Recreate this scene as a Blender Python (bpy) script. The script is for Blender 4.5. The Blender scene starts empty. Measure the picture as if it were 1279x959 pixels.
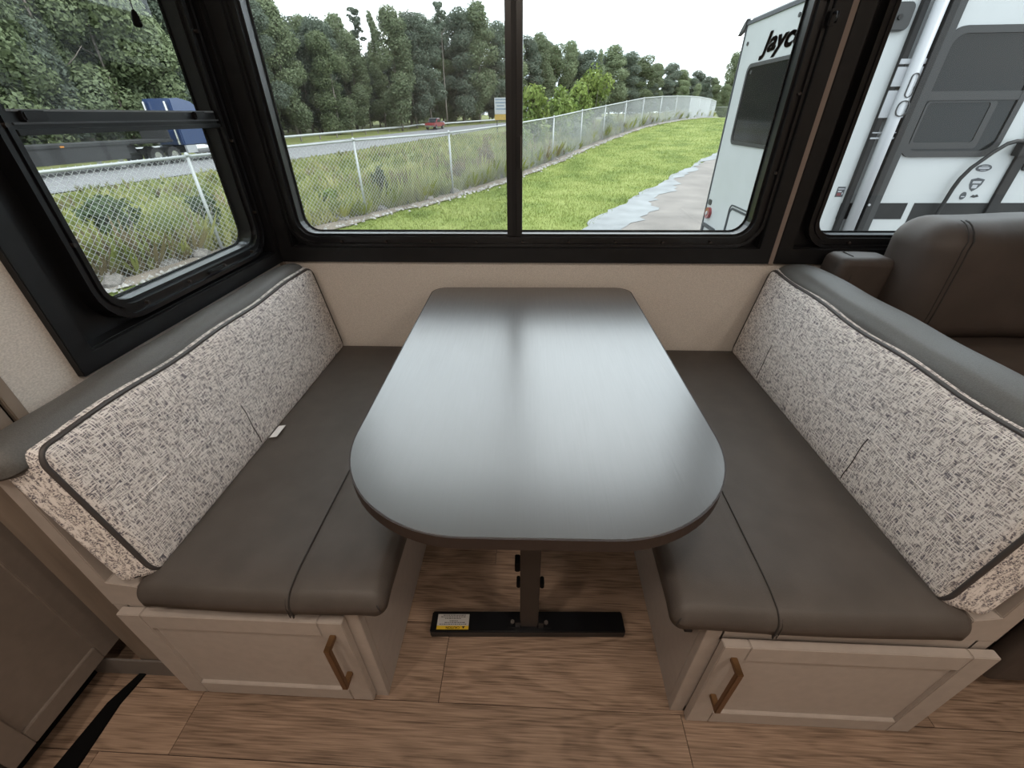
import bpy, bmesh, math, random
import numpy as np
from mathutils import Vector, Matrix
random.seed(7); rng = np.random.default_rng(7)
S = bpy.context.scene
COL = S.collection
R = math.radians

# ------------------------------------------------------------------ camera
W_PX, H_PX, F_PX = 1279, 959, 520.953
cam = bpy.data.cameras.new('camera'); cam.sensor_fit = 'HORIZONTAL'; cam.sensor_width = 36.0
cam.lens = F_PX / W_PX * 36.0; cam.clip_start = 0.02; cam.clip_end = 2000
cam_o = bpy.data.objects.new('camera', cam); COL.objects.link(cam_o)
yaw, pit, rol = R(-2.9466), R(-32.8364), R(-0.5864)
Fv = Vector((math.sin(yaw)*math.cos(pit), math.cos(yaw)*math.cos(pit), math.sin(pit)))
Rv = Vector((math.cos(yaw), -math.sin(yaw), 0)); Uv = Rv.cross(Fv)
R2 = Rv*math.cos(rol) + Uv*math.sin(rol); U2 = -Rv*math.sin(rol) + Uv*math.cos(rol)
Mx = Matrix((R2, U2, -Fv)).transposed().to_4x4(); Mx.translation = (0.0046, -1.4649, 1.2574)
cam_o.matrix_world = Mx
S.camera = cam_o

# ------------------------------------------------------------------ world, sun, exposure
S.view_settings.view_transform = 'Standard'; S.view_settings.look = 'None'
S.view_settings.gamma = 1.0; S.view_settings.use_curve_mapping = False
S.view_settings.exposure = 0.0
S.cycles.use_denoising = True
S.cycles.max_bounces = 10; S.cycles.transparent_max_bounces = 24
S.cycles.sample_clamp_indirect = 6.0
wd = bpy.data.worlds.new('overcast'); S.world = wd; wd.use_nodes = True
nt = wd.node_tree; nt.nodes.clear()
wo = nt.nodes.new('ShaderNodeOutputWorld'); bg = nt.nodes.new('ShaderNodeBackground')
tc = nt.nodes.new('ShaderNodeTexCoord'); mp = nt.nodes.new('ShaderNodeMapping'); mp.inputs['Scale'].default_value = (1, 1, 3.0)
nz = nt.nodes.new('ShaderNodeTexNoise'); nz.inputs['Scale'].default_value = 2.2; nz.inputs['Detail'].default_value = 5
cr = nt.nodes.new('ShaderNodeValToRGB')
cr.color_ramp.elements[0].position = .38; cr.color_ramp.elements[0].color = (.70, .82, .90, 1)
cr.color_ramp.elements[1].position = .58; cr.color_ramp.elements[1].color = (.93, .98, 1, 1)
nt.links.new(tc.outputs['Generated'], mp.inputs['Vector']); nt.links.new(mp.outputs[0], nz.inputs['Vector'])
nt.links.new(nz.outputs['Fac'], cr.inputs[0]); nt.links.new(cr.outputs[0], bg.inputs['Color'])
bg.inputs['Strength'].default_value = 3.4
nt.links.new(bg.outputs[0], wo.inputs[0])
sun = bpy.data.lights.new('sun', 'SUN'); sun.energy = 2.2; sun.angle = R(16); sun.color = (1, .95, .86)
sun_o = bpy.data.objects.new('sun', sun); COL.objects.link(sun_o)
sun_o.rotation_euler = Vector((-.62, .22, -.75)).to_track_quat('-Z', 'Y').to_euler()
CEIL_W = 6.3          # watts of each ceiling lamp (its light is in the lamp's builder)

# ------------------------------------------------------------------ helpers
def mat(name, c, rough=.5, metal=0., spec=.5, var=None, bump=None, coat=0., emit=None, trans=0.):
    """var=(scale xyz, dark factor, bright factor) colour grain; bump=(scale xyz, strength)"""
    m = bpy.data.materials.new(name); m.use_nodes = True; n = m.node_tree.nodes; l = m.node_tree.links
    b = n['Principled BSDF']; b.inputs['Roughness'].default_value = rough; b.inputs['Metallic'].default_value = metal
    b.inputs['Specular IOR Level'].default_value = spec; b.inputs['Base Color'].default_value = (*c, 1)
    b.inputs['Coat Weight'].default_value = coat
    if emit: b.inputs['Emission Color'].default_value = (*emit[0], 1); b.inputs['Emission Strength'].default_value = emit[1]
    def tex(scale, detail=4):
        t = n.new('ShaderNodeTexCoord'); p = n.new('ShaderNodeMapping'); p.inputs['Scale'].default_value = scale
        z = n.new('ShaderNodeTexNoise'); z.inputs['Scale'].default_value = 1; z.inputs['Detail'].default_value = detail
        l.new(t.outputs['Object'], p.inputs[0]); l.new(p.outputs[0], z.inputs['Vector']); return z
    if var:
        z = tex(var[0]); r = n.new('ShaderNodeValToRGB')
        r.color_ramp.elements[0].position = .33; r.color_ramp.elements[1].position = .67
        r.color_ramp.elements[0].color = (*[min(1, x*var[1]) for x in c], 1)
        r.color_ramp.elements[1].color = (*[min(1, x*var[2]) for x in c], 1)
        l.new(z.outputs['Fac'], r.inputs[0]); l.new(r.outputs[0], b.inputs['Base Color'])
    if bump:
        z = tex(bump[0], 3); u = n.new('ShaderNodeBump'); u.inputs['Strength'].default_value = bump[1]; u.inputs['Distance'].default_value = .002
        l.new(z.outputs['Fac'], u.inputs['Height']); l.new(u.outputs[0], b.inputs['Normal'])
    return m

def mesh(name, vs, fs, smooth=False):
    me = bpy.data.meshes.new(name); me.from_pydata([tuple(map(float, v)) for v in vs], [], [tuple(int(i) for i in f) for f in fs]); me.update()
    if smooth: me.polygons.foreach_set('use_smooth', [True]*len(me.polygons))
    return me

class MB:
    def __init__(s): s.v = []; s.f = []
    def add(s, vs, fs):
        o = len(s.v); s.v += [tuple(v) for v in vs]; s.f += [tuple(i+o for i in f) for f in fs]; return s
    def box(s, x0, x1, y0, y1, z0, z1, T=None):
        p = [(x, y, z) for x in (x0, x1) for y in (y0, y1) for z in (z0, z1)]
        if T: p = [T(*q) for q in p]
        return s.add(p, [(0,1,3,2),(4,6,7,5),(0,4,5,1),(2,3,7,6),(0,2,6,4),(1,5,7,3)])
    def prism(s, pts, fn, d0, d1):
        """closed 2D outline -> solid; fn(a, b, d) -> 3D"""
        n = len(pts); a = [fn(p[0], p[1], d0) for p in pts]; b = [fn(p[0], p[1], d1) for p in pts]
        return s.add(a+b, [tuple(range(n))[::-1], tuple(range(n, 2*n))] + [(i, (i+1) % n, n+(i+1) % n, n+i) for i in range(n)])
    def ring(s, out, inn, fn, d0, d1, di0=None, di1=None):
        """solid ring between two outlines of equal point count"""
        n = len(out); di0 = d0 if di0 is None else di0; di1 = d1 if di1 is None else di1
        L = [[fn(p[0], p[1], d0) for p in out], [fn(p[0], p[1], d1) for p in out], [fn(p[0], p[1], di1) for p in inn], [fn(p[0], p[1], di0) for p in inn]]
        fs = []
        for k in range(4):
            k2 = (k+1) % 4
            fs += [(k*n+i, k*n+(i+1) % n, k2*n+(i+1) % n, k2*n+i) for i in range(n)]
        return s.add(sum(L, []), fs)
    def tube(s, path, r, seg=8, closed=False):
        P = [Vector(p) for p in path]; n = len(P); vs = []; up = None
        for i, p in enumerate(P):
            a = P[i-1] if (i or closed) else p; b = P[(i+1) % n] if (i < n-1 or closed) else p
            t = (b-a).normalized()
            if up is None: up = Vector((0, 0, 1)) if abs(t.z) < .9 else Vector((1, 0, 0))
            u = t.cross(up).normalized(); up = u.cross(t).normalized(); rr = r[i] if isinstance(r, (list, tuple)) else r
            vs += [p + u*math.cos(2*math.pi*k/seg)*rr + up*math.sin(2*math.pi*k/seg)*rr for k in range(seg)]
        fs = []
        for i in range(n if closed else n-1):
            j = (i+1) % n
            fs += [(i*seg+k, i*seg+(k+1) % seg, j*seg+(k+1) % seg, j*seg+k) for k in range(seg)]
        if not closed: fs += [tuple(range(seg))[::-1], tuple(range((n-1)*seg, n*seg))]
        return s.add(vs, fs)
    def cyl(s, c, ax, r, h, seg=20, r2=None):
        c = Vector(c); a = Vector(ax).normalized(); return s.tube([c - a*h/2, c + a*h/2], [r, r if r2 is None else r2], seg)
    def soft(s, x0, x1, y0, y1, z0, z1, r, T=None, n=(8, 8, 4), na=4):
        h = [(x1-x0)/2, (y1-y0)/2, (z1-z0)/2]; c = [(x0+x1)/2, (y0+y1)/2, (z0+z1)/2]
        ax = []
        for k in range(3):
            rk = min(r, h[k]*.999); inn = h[k]-rk
            arc = [rk*math.tan(math.pi/4*i/na) for i in range(1, na+1)]
            ax.append([-inn-a for a in arc[::-1]] + [-inn + 2*inn*i/n[k] for i in range(n[k]+1)] + [inn+a for a in arc])
        N = [len(a) for a in ax]; idx = {}; vs = []; fs = []
        def V(i):
            if i not in idx:
                q = [ax[k][i[k]] for k in range(3)]
                ic = [max(-(h[k]-min(r, h[k]*.999)), min(h[k]-min(r, h[k]*.999), q[k])) for k in range(3)]
                d = Vector([q[k]-ic[k] for k in range(3)]).normalized()
                p = [c[k]+ic[k]+d[k]*min(r, h[k]*.999) for k in range(3)]
                idx[i] = len(vs); vs.append(T(*p) if T else tuple(p))
            return idx[i]
        for a in range(3):
            b, e = (a+1) % 3, (a+2) % 3
            for sd in (0, N[a]-1):
                for i in range(N[b]-1):
                    for j in range(N[e]-1):
                        q = []
                        for (di, dj) in ((0,0),(1,0),(1,1),(0,1)):
                            t = [0]*3; t[a] = sd; t[b] = i+di; t[e] = j+dj; q.append(V(tuple(t)))
                        fs.append(tuple(q if sd else q[::-1]))
        return s.add(vs, fs)

def rrect(a0, a1, b0, b1, r, n=6):
    """rounded rectangle outline; 4*(n+1) points"""
    r = max(r, 1e-5); out = []
    for (ca, cb, t0) in ((a1-r, b1-r, 0), (a0+r, b1-r, 90), (a0+r, b0+r, 180), (a1-r, b0+r, 270)):
        out += [(ca + r*math.cos(R(t0+90*i/n)), cb + r*math.sin(R(t0+90*i/n))) for i in range(n+1)]
    return out

def link(name, data, m=None, parent=None, loc=None):
    o = bpy.data.objects.new(name, data); COL.objects.link(o)
    if m is not None and hasattr(data, 'materials') and not data.materials: data.materials.append(m)
    if parent: o.parent = parent
    if loc: o.location = loc
    return o
def org(root):
    o = Vector((0, 0, 0))
    while root: o += root.location; root = root.parent
    return o
def build(name, mb, m, parent=None, smooth=False, bevel=0, seg=2):
    """mb is given in world coordinates; parents are unrotated"""
    o0 = org(parent)
    if parent is None and len(mb.v):
        a = np.array(mb.v); o0 = Vector((float((a[:,0].min()+a[:,0].max())/2), float((a[:,1].min()+a[:,1].max())/2), float(a[:,2].min())))
    me = mesh(name, [Vector(v)-o0 for v in mb.v], mb.f, smooth)
    if bevel:
        bm = bmesh.new(); bm.from_mesh(me)
        bmesh.ops.recalc_face_normals(bm, faces=bm.faces)
        es = [e for e in bm.edges if len(e.link_faces) == 2 and e.calc_face_angle(0) > R(35)]
        bmesh.ops.bevel(bm, geom=es, offset=bevel, segments=seg, affect='EDGES', clamp_overlap=True)
        bm.to_mesh(me); bm.free()
    else:
        bm = bmesh.new(); bm.from_mesh(me); bmesh.ops.recalc_face_normals(bm, faces=bm.faces); bm.to_mesh(me); bm.free()
    if smooth: me.polygons.foreach_set('use_smooth', [True]*len(me.polygons))
    o = link(name, me, m, parent)
    if parent is None: o.location = o0
    return o
def tag(o, label=None, cat=None, group=None, kind=None):
    if label: o['label'] = label
    if cat: o['category'] = cat
    if group: o['group'] = group
    if kind: o['kind'] = kind
    return o
def thing(name, loc, label, cat, group=None, rz=0):
    o = link(name, None, loc=loc); o.rotation_euler.z = rz; o.empty_display_size = .1; return tag(o, label, cat, group)
def struct(name, mb, m, **k): return tag(build(name, mb, m, **k), kind='structure')
def srgb(*c): return tuple(((x/255)/12.92 if x/255 <= .04045 else ((x/255+.055)/1.055)**2.4) for x in c)
def text_mesh(txt, size, extrude=.002, offset=0., shear=0., width=1.0):
    cu = bpy.data.curves.new('txt', 'FONT'); cu.body = txt; cu.size = size; cu.extrude = extrude; cu.offset = offset; cu.shear = shear
    cu.align_x = 'LEFT'; o = bpy.data.objects.new('txt', cu); COL.objects.link(o)
    dg = bpy.context.evaluated_depsgraph_get(); me = bpy.data.meshes.new_from_object(o.evaluated_get(dg))
    bpy.data.objects.remove(o); bpy.data.curves.remove(cu)
    v = np.array([x.co[:] for x in me.vertices]); f = [tuple(p.vertices) for p in me.polygons]; bpy.data.meshes.remove(me)
    v[:, 0] *= width
    return v, f

# ------------------------------------------------------------------ materials
M = {}
M['wall'] = mat('linen_wallpaper', (.655, .60, .545), .75, spec=.25, var=((260, 260, 420), .84, 1.10), bump=((300, 300, 300), .25))
M['ceiling'] = mat('ceiling_white', (.78, .77, .75), .7)
M['strip'] = mat('greige_strip', (.24, .19, .165), .55)
M['black'] = mat('black_trim', (.0085, .0085, .0095), .42, spec=.35, var=((30, 30, 30), .8, 1.2))
M['blackmetal'] = mat('black_aluminium', (.007, .007, .008), .28, spec=.5)
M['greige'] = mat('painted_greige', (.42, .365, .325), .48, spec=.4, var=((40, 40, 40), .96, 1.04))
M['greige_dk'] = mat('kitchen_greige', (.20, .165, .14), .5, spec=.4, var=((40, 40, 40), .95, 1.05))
M['vinyl'] = mat('charcoal_vinyl', (.080, .068, .060), .50, spec=.42, var=((14, 14, 14), .90, 1.08), bump=((700, 700, 700), .22))
M['bolster'] = mat('grey_bolster_vinyl', (.098, .094, .088), .50, spec=.45, var=((350, 350, 350), .86, 1.12), bump=((600, 600, 600), .3))
M['seam'] = mat('dark_stitch', (.03, .026, .024), .7)
M['piping'] = mat('charcoal_piping', (.055, .048, .046), .5)
M['sofa'] = mat('brown_leatherette', (.062, .048, .041), .55, spec=.45, var=((7, 7, 7), .8, 1.15), bump=((90, 90, 90), .12))
M['bronze'] = mat('brushed_bronze', (.22, .125, .06), .38, metal=.85)
M['sticker'] = mat('paper_white', (.62, .60, .58), .6)
M['yellow'] = mat('caution_yellow', (.75, .50, .03), .6)
M['ink'] = mat('ink', (.02, .02, .02), .6)
M['tag'] = mat('white_tag', (.8, .8, .8), .7)
M['trimwood'] = mat('taupe_wood', (.21, .165, .13), .5, var=((20, 20, 3), .8, 1.2))
M['rubber'] = mat('black_rubber', (.004, .004, .004), .8, spec=.1)
M['grey_base'] = mat('grey_base', (.16, .14, .125), .6)
M['post'] = mat('espresso_metal', (.028, .021, .018), .45)
M['gapdark'] = mat('subfloor_dark', (.03, .022, .016), .8)

def tweed():
    m = bpy.data.materials.new('tweed'); m.use_nodes = True; n = m.node_tree.nodes; l = m.node_tree.links; b = n['Principled BSDF']
    b.inputs['Roughness'].default_value = .9; b.inputs['Specular IOR Level'].default_value = .15
    t = n.new('ShaderNodeTexCoord')
    def no(scale, lo, hi):
        p = n.new('ShaderNodeMapping'); p.inputs['Scale'].default_value = scale
        z = n.new('ShaderNodeTexNoise'); z.inputs['Scale'].default_value = 1; z.inputs['Detail'].default_value = 2.0
        q = n.new('ShaderNodeMapRange'); q.inputs[1].default_value = lo; q.inputs[2].default_value = hi
        l.new(t.outputs['Object'], p.inputs[0]); l.new(p.outputs[0], z.inputs['Vector']); l.new(z.outputs['Fac'], q.inputs[0]); return q.outputs[0]
    A = no((460, 62, 460), .40, .60); B = no((62, 460, 70), .40, .60); Cc = no((300, 300, 300), .46, .68); Dd = no((9, 9, 9), .3, .7)
    mx = n.new('ShaderNodeMath'); mx.operation = 'MAXIMUM'; l.new(A, mx.inputs[0]); l.new(B, mx.inputs[1])
    sb = n.new('ShaderNodeMath'); sb.operation = 'MULTIPLY_ADD'; sb.inputs[1].default_value = -.20; l.new(Cc, sb.inputs[0]); l.new(mx.outputs[0], sb.inputs[2])
    r = n.new('ShaderNodeValToRGB'); e = r.color_ramp.elements
    e[0].position = .0; e[0].color = (*srgb(104, 101, 110), 1); e[1].position = .85; e[1].color = (*srgb(236, 230, 226), 1)
    k = e.new(.30); k.color = (*srgb(150, 144, 145), 1); k = e.new(.55); k.color = (*srgb(196, 188, 183), 1)
    l.new(sb.outputs[0], r.inputs[0]); l.new(r.outputs[0], b.inputs['Base Color'])
    u = n.new('ShaderNodeBump'); u.inputs['Strength'].default_value = .5; u.inputs['Distance'].default_value = .002
    l.new(mx.outputs[0], u.inputs['Height']); l.new(u.outputs[0], b.inputs['Normal'])
    return m
M['tweed'] = tweed()

def wood_floor():
    m = bpy.data.materials.new('oak_plank'); m.use_nodes = True; n = m.node_tree.nodes; l = m.node_tree.links; b = n['Principled BSDF']
    b.inputs['Roughness'].default_value = .46; b.inputs['Specular IOR Level'].default_value = .4
    t = n.new('ShaderNodeTexCoord'); oi = n.new('ShaderNodeObjectInfo'); ad = n.new('ShaderNodeVectorMath'); ad.operation = 'MULTIPLY_ADD'
    cmb = n.new('ShaderNodeCombineXYZ'); l.new(oi.outputs['Random'], cmb.inputs[0]); l.new(oi.outputs['Random'], cmb.inputs[1])
    ad.inputs[1].default_value = (37, 19, 0); l.new(cmb.outputs[0], ad.inputs[0]); l.new(t.outputs['Object'], ad.inputs[2])
    def mapped(scale, det, dist=0):
        p = n.new('ShaderNodeMapping'); p.inputs['Scale'].default_value = scale; l.new(ad.outputs[0], p.inputs[0])
        z = n.new('ShaderNodeTexNoise'); z.inputs['Scale'].default_value = 1; z.inputs['Detail'].default_value = det; z.inputs['Distortion'].default_value = dist
        l.new(p.outputs[0], z.inputs['Vector']); return z
    big = mapped((1.6, 9, 1), 3, 1.2); fine = mapped((9, 260, 1), 6, .3)
    wv = n.new('ShaderNodeMath'); wv.operation = 'MULTIPLY'; wv.inputs[1].default_value = 42; l.new(big.outputs['Fac'], wv.inputs[0])
    si = n.new('ShaderNodeMath'); si.operation = 'SINE'; l.new(wv.outputs[0], si.inputs[0])
    ma = n.new('ShaderNodeMath'); ma.operation = 'MULTIPLY_ADD'; ma.inputs[1].default_value = .075; l.new(si.outputs[0], ma.inputs[0]); l.new(fine.outputs['Fac'], ma.inputs[2])
    r = n.new('ShaderNodeValToRGB'); e = r.color_ramp.elements
    e[0].position = .26; e[0].color = (.150, .098, .066, 1); e[1].position = .76; e[1].color = (.43, .300, .215, 1)
    k = e.new(.5); k.color = (.305, .207, .145, 1)
    l.new(ma.outputs[0], r.inputs[0])
    hs = n.new('ShaderNodeHueSaturation'); vr = n.new('ShaderNodeMapRange'); vr.inputs[3].default_value = .88; vr.inputs[4].default_value = 1.10
    l.new(oi.outputs['Random'], vr.inputs[0]); l.new(vr.outputs[0], hs.inputs['Value']); l.new(r.outputs[0], hs.inputs['Color']); l.new(hs.outputs[0], b.inputs['Base Color'])
    u = n.new('ShaderNodeBump'); u.inputs['Strength'].default_value = .12; u.inputs['Distance'].default_value = .001
    l.new(fine.outputs['Fac'], u.inputs['Height']); l.new(u.outputs[0], b.inputs['Normal'])
    return m
M['floor'] = wood_floor()

def table_mat():
    m = bpy.data.materials.new('espresso_laminate'); m.use_nodes = True; n = m.node_tree.nodes; l = m.node_tree.links; b = n['Principled BSDF']
    b.inputs['Base Color'].default_value = (.030, .026, .025, 1); b.inputs['Specular IOR Level'].default_value = 1.0; b.inputs['Coat Weight'].default_value = 1.0; b.inputs['Coat Roughness'].default_value = .28; b.inputs['Coat IOR'].default_value = 2.1
    t = n.new('ShaderNodeTexCoord'); p = n.new('ShaderNodeMapping'); p.inputs['Scale'].default_value = (230, 9, 1)
    z = n.new('ShaderNodeTexNoise'); z.inputs['Scale'].default_value = 1; z.inputs['Detail'].default_value = 5; z.inputs['Distortion'].default_value = .5
    l.new(t.outputs['Object'], p.inputs[0]); l.new(p.outputs[0], z.inputs['Vector'])
    p2 = n.new('ShaderNodeMapping'); p2.inputs['Scale'].default_value = (14, 1.3, 1)
    z2 = n.new('ShaderNodeTexNoise'); z2.inputs['Scale'].default_value = 1; z2.inputs['Distortion'].default_value = 1.5
    l.new(t.outputs['Object'], p2.inputs[0]); l.new(p2.outputs[0], z2.inputs['Vector'])
    mm = n.new('ShaderNodeMath'); mm.operation = 'MULTIPLY'; l.new(z.outputs['Fac'], mm.inputs[0]); l.new(z2.outputs['Fac'], mm.inputs[1])
    q = n.new('ShaderNodeMapRange'); q.inputs[1].default_value = .2; q.inputs[2].default_value = .8; q.inputs[3].default_value = .34; q.inputs[4].default_value = .5
    l.new(z.outputs['Fac'], q.inputs[0]); l.new(q.outputs[0], b.inputs['Roughness'])
    u = n.new('ShaderNodeBump'); u.inputs['Strength'].default_value = .26; u.inputs['Distance'].default_value = .001
    l.new(mm.outputs[0], u.inputs['Height']); l.new(u.outputs[0], b.inputs['Normal']); l.new(u.outputs[0], b.inputs['Coat Normal'])
    return m
M['table'] = table_mat()
M['table_edge'] = mat('espresso_edge_band', (.030, .020, .017), .5)

def glass_mat(name, tint, refl):
    m = bpy.data.materials.new(name); m.use_nodes = True; n = m.node_tree.nodes; l = m.node_tree.links; n.clear()
    o = n.new('ShaderNodeOutputMaterial'); tr = n.new('ShaderNodeBsdfTransparent'); tr.inputs[0].default_value = (*tint, 1)
    gl = n.new('ShaderNodeBsdfGlossy'); gl.inputs['Roughness'].default_value = .0; gl.inputs[0].default_value = (1, 1, 1, 1)
    fr = n.new('ShaderNodeFresnel'); fr.inputs[0].default_value = 1.45
    ge = n.new('ShaderNodeNewGeometry'); fb_ = n.new('ShaderNodeMath'); fb_.operation = 'SUBTRACT'; fb_.inputs[0].default_value = refl; l.new(ge.outputs['Backfacing'], fb_.inputs[1]); fb_.use_clamp = True
    mm = n.new('ShaderNodeMath'); mm.operation = 'MULTIPLY'; l.new(fb_.outputs[0], mm.inputs[1]); l.new(fr.outputs[0], mm.inputs[0])
    mx = n.new('ShaderNodeMixShader'); l.new(mm.outputs[0], mx.inputs[0]); l.new(tr.outputs[0], mx.inputs[1]); l.new(gl.outputs[0], mx.inputs[2]); l.new(mx.outputs[0], o.inputs[0])
    return m
M['glass'] = glass_mat('clear_glass', (.97, .985, .985), 1.0)
def screen_mat():
    m = bpy.data.materials.new('insect_screen'); m.use_nodes = True; n = m.node_tree.nodes; l = m.node_tree.links; n.clear()
    o = n.new('ShaderNodeOutputMaterial'); tr = n.new('ShaderNodeBsdfTransparent'); df = n.new('ShaderNodeBsdfDiffuse'); df.inputs[0].default_value = (.25, .26, .27, 1)
    mx = n.new('ShaderNodeMixShader'); mx.inputs[0].default_value = .08; l.new(tr.outputs[0], mx.inputs[1]); l.new(df.outputs[0], mx.inputs[2]); l.new(mx.outputs[0], o.inputs[0]); return m
M['screen'] = screen_mat()

# ================================================================== THE ROOM
XL, XR, YF = -0.899, 3.0, -3.3            # left slide wall, right end, opposite wall
ZC = 2.06
# --- floor with planks
fl = struct('floor', MB().box(-2.2, 3.1, YF, .02, -.06, -.004), M['gapdark'])
# (y0, y1, [x joints])
rows = [(-.034-.1965*k, -.034-.1965*(k+1)) for k in range(-1, 5)]
rows = [(.02, -.036), (-.036, -.233), (-.233, -.43), (-.43, -.627), (-.627, -.824), (-.824, -1.021), (-1.021, -1.152), (-1.152, -1.349), (-1.349, -1.546), (-1.546, -1.743), (-1.743, -1.94), (-1.94, -2.137), (-2.137, -2.334), (-2.334, -2.72), (-2.72, -3.3)]
joints = {5: [-1.43, -.215, 1.0, 2.2], 6: [-.83, .393, 1.6], 7: [-1.0, .22, 1.43], 4: [-.9, .62, 1.8], 3: [-1.3, -.1, 1.1, 2.3]}
for i, (ya, yb) in enumerate(rows):
    js = joints.get(i, [-1.9+((i*37) % 11)*.1 + 1.22*k for k in range(0, 4)])
    xs = [-2.2] + [j for j in js if -2.15 < j < 3.05] + [3.1]
    for a, b in zip(xs[:-1], xs[1:]):
        build('plank', MB().box(a+.0008, b-.0008, yb+.0008, ya-.0008, -.004, 0), M['floor'], fl)

# --- walls: back wall with two openings, left slide wall with one
W2 = dict(a0=-.80, a1=.722, b0=.915, b1=1.86); W3 = dict(a0=.94, a1=2.35, b0=.914, b1=1.86); W1 = dict(a0=-.648, a1=-.094, b0=.913, b1=1.86)
wb = MB()
def wall_cols(mb, fn_box, cols, z0, z1):
    for (a, b, hole) in cols:
        if hole: fn_box(mb, a, b, z0, hole[0]); fn_box(mb, a, b, hole[1], z1)
        else: fn_box(mb, a, b, z0, z1)
fb = lambda mb, a, b, z0, z1: mb.box(a, b, 0, .06, z0, z1)
wall_cols(wb, fb, [(XL-.06, -.84, None), (-.84, .765, (.872, 1.905)), (.765, .866, None), (.866, 2.4, (.872, 1.905)), (2.4, XR, None)], 0, ZC)
struct('wall_back', wb, M['wall'])
wl = MB(); fb2 = lambda mb, a, b, z0, z1: mb.box(XL-.06, XL, a, b, z0, z1)
wall_cols(wl, fb2, [(-.905, -.755, None), (-.755, -.035, (.862, 1.905)), (-.035, 0, None)], 0, ZC)
struct('wall_left', wl, M['wall'])
struct('ceiling', MB().box(-2.2, 3.06, YF-.06, .06, ZC, ZC+.06), M['ceiling'])
# unseen rest of the coach
struct('wall_right', MB().box(XR, XR+.06, YF, .06, 0, ZC), M['wall'])
struct('wall_front', MB().box(-2.2, XR+.06, YF-.06, YF, 0, ZC), M['wall'])
struct('wall_far_left', MB().box(-2.26, -2.2, YF-.06, -.905, 0, ZC), M['wall'])
struct('wall_slide_end', MB().box(-2.26, XL-.0605, -.905, -.85, 0, ZC), M['grey_base'])
# thin greige strips in the corner and between the two back windows
struct('trim_1', MB().box(.806, .822, -.012, 0, .822, ZC), M['strip'])
struct('trim_2', MB().box(XL, XL+.014, -.014, 0, .80, ZC), M['strip'])
# taupe wood fascia where the slide wall ends
tw = struct('trim_3', MB().box(-1.0, XL+.012, -.928, -.907, .0, ZC), M['trimwood'], bevel=.002)
tw2 = struct('trim_4', MB().box(-1.0, XL+.012, -.985, -.934, .0, ZC), M['trimwood'], bevel=.002)
struct('trim_5', MB().box(-1.0, XL+.004, -.934, -.928, .0, ZC), M['rubber'])

def window(name, label, d, fn, trim_out, trim_in, screws, depth=1):
    """fn(a, b, depth): depth 0 = wall face, + = outwards, - = into the room"""
    w = tag(link(name, None, loc=fn((d['a0']+d['a1'])/2, d['b0'], 0)), kind='structure')
    to = rrect(*trim_out, .002); ti = rrect(*trim_in, .004)
    build('trim_board', MB().ring(to, ti, fn, 0, -.016), M['black'], w, bevel=.0015)
    g0 = rrect(trim_in[0]-.001, trim_in[1]+.001, trim_in[2]-.001, trim_in[3]+.001, .004)
    k = lambda e, r: rrect(d['a0']-e, d['a1']+e, d['b0']-e, d['b1']+e, r)
    build('liner', MB().ring(g0, rrect(trim_in[0]+.0015, trim_in[1]-.0015, trim_in[2]+.0015, trim_in[3]-.0015, .004), fn, -.002, .0345), M['black'], w)
    build('backing', MB().ring(g0, k(.022, .07), fn, .030, .036), M['blackmetal'], w)
    build('outer_rib', MB().ring(k(.040, .088), k(.030, .078), fn, .03, -.006), M['blackmetal'], w)
    build('middle_rib', MB().ring(k(.0305, .078), k(.018, .066), fn, .03, .004), M['blackmetal'], w)
    build('inner_rib', MB().ring(k(.0185, .066), k(.008, .057), fn, .034, -.001), M['blackmetal'], w)
    build('frame', MB().ring(k(.0085, .057), k(0, .05), fn, .054, .012), M['blackmetal'], w)
    build('gasket', MB().ring(k(.0, .05), k(-.004, .046), fn, .054, .049), M['strip'] if False else M['rubber'], w)
    for (a, b) in screws:
        c = Vector(fn(a, b, -.003)); nrm = Vector(fn(a, b, -1)) - Vector(fn(a, b, 0))
        build('screw', MB().cyl(c, nrm, .004, .014, 10), M['post'], w)
    return w
fnB = lambda a, b, d: (a, d, b)
fnL = lambda a, b, d: (XL-d, a, b)
scr = lambda a0, a1, z, n: [(a0 + (a1-a0)*i/(n-1), z) for i in range(n)]
w2 = window('window_2', '', W2, fnB, (-.884, .8055, .824, 1.95), (-.838, .763, .874, 1.905), scr(-.66, .6, .892, 9) + [(.745, 1.1), (.745, 1.3), (.745, 1.5)])
w3 = window('window_3', '', W3, fnB, (.8225, 2.46, .824, 1.95), (.868, 2.40, .874, 1.905), scr(1.05, 2.3, .892, 7))
w1 = window('window_1', '', W1, fnL, (-.797, -.0145, .824, 1.95), (-.756, -.036, .862, 1.905), scr(-.58, -.15, .896, 4) + [(-.672, 1.05), (-.672, 1.25), (-.072, 1.0), (-.072, 1.2), (-.072, 1.45)])
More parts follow.
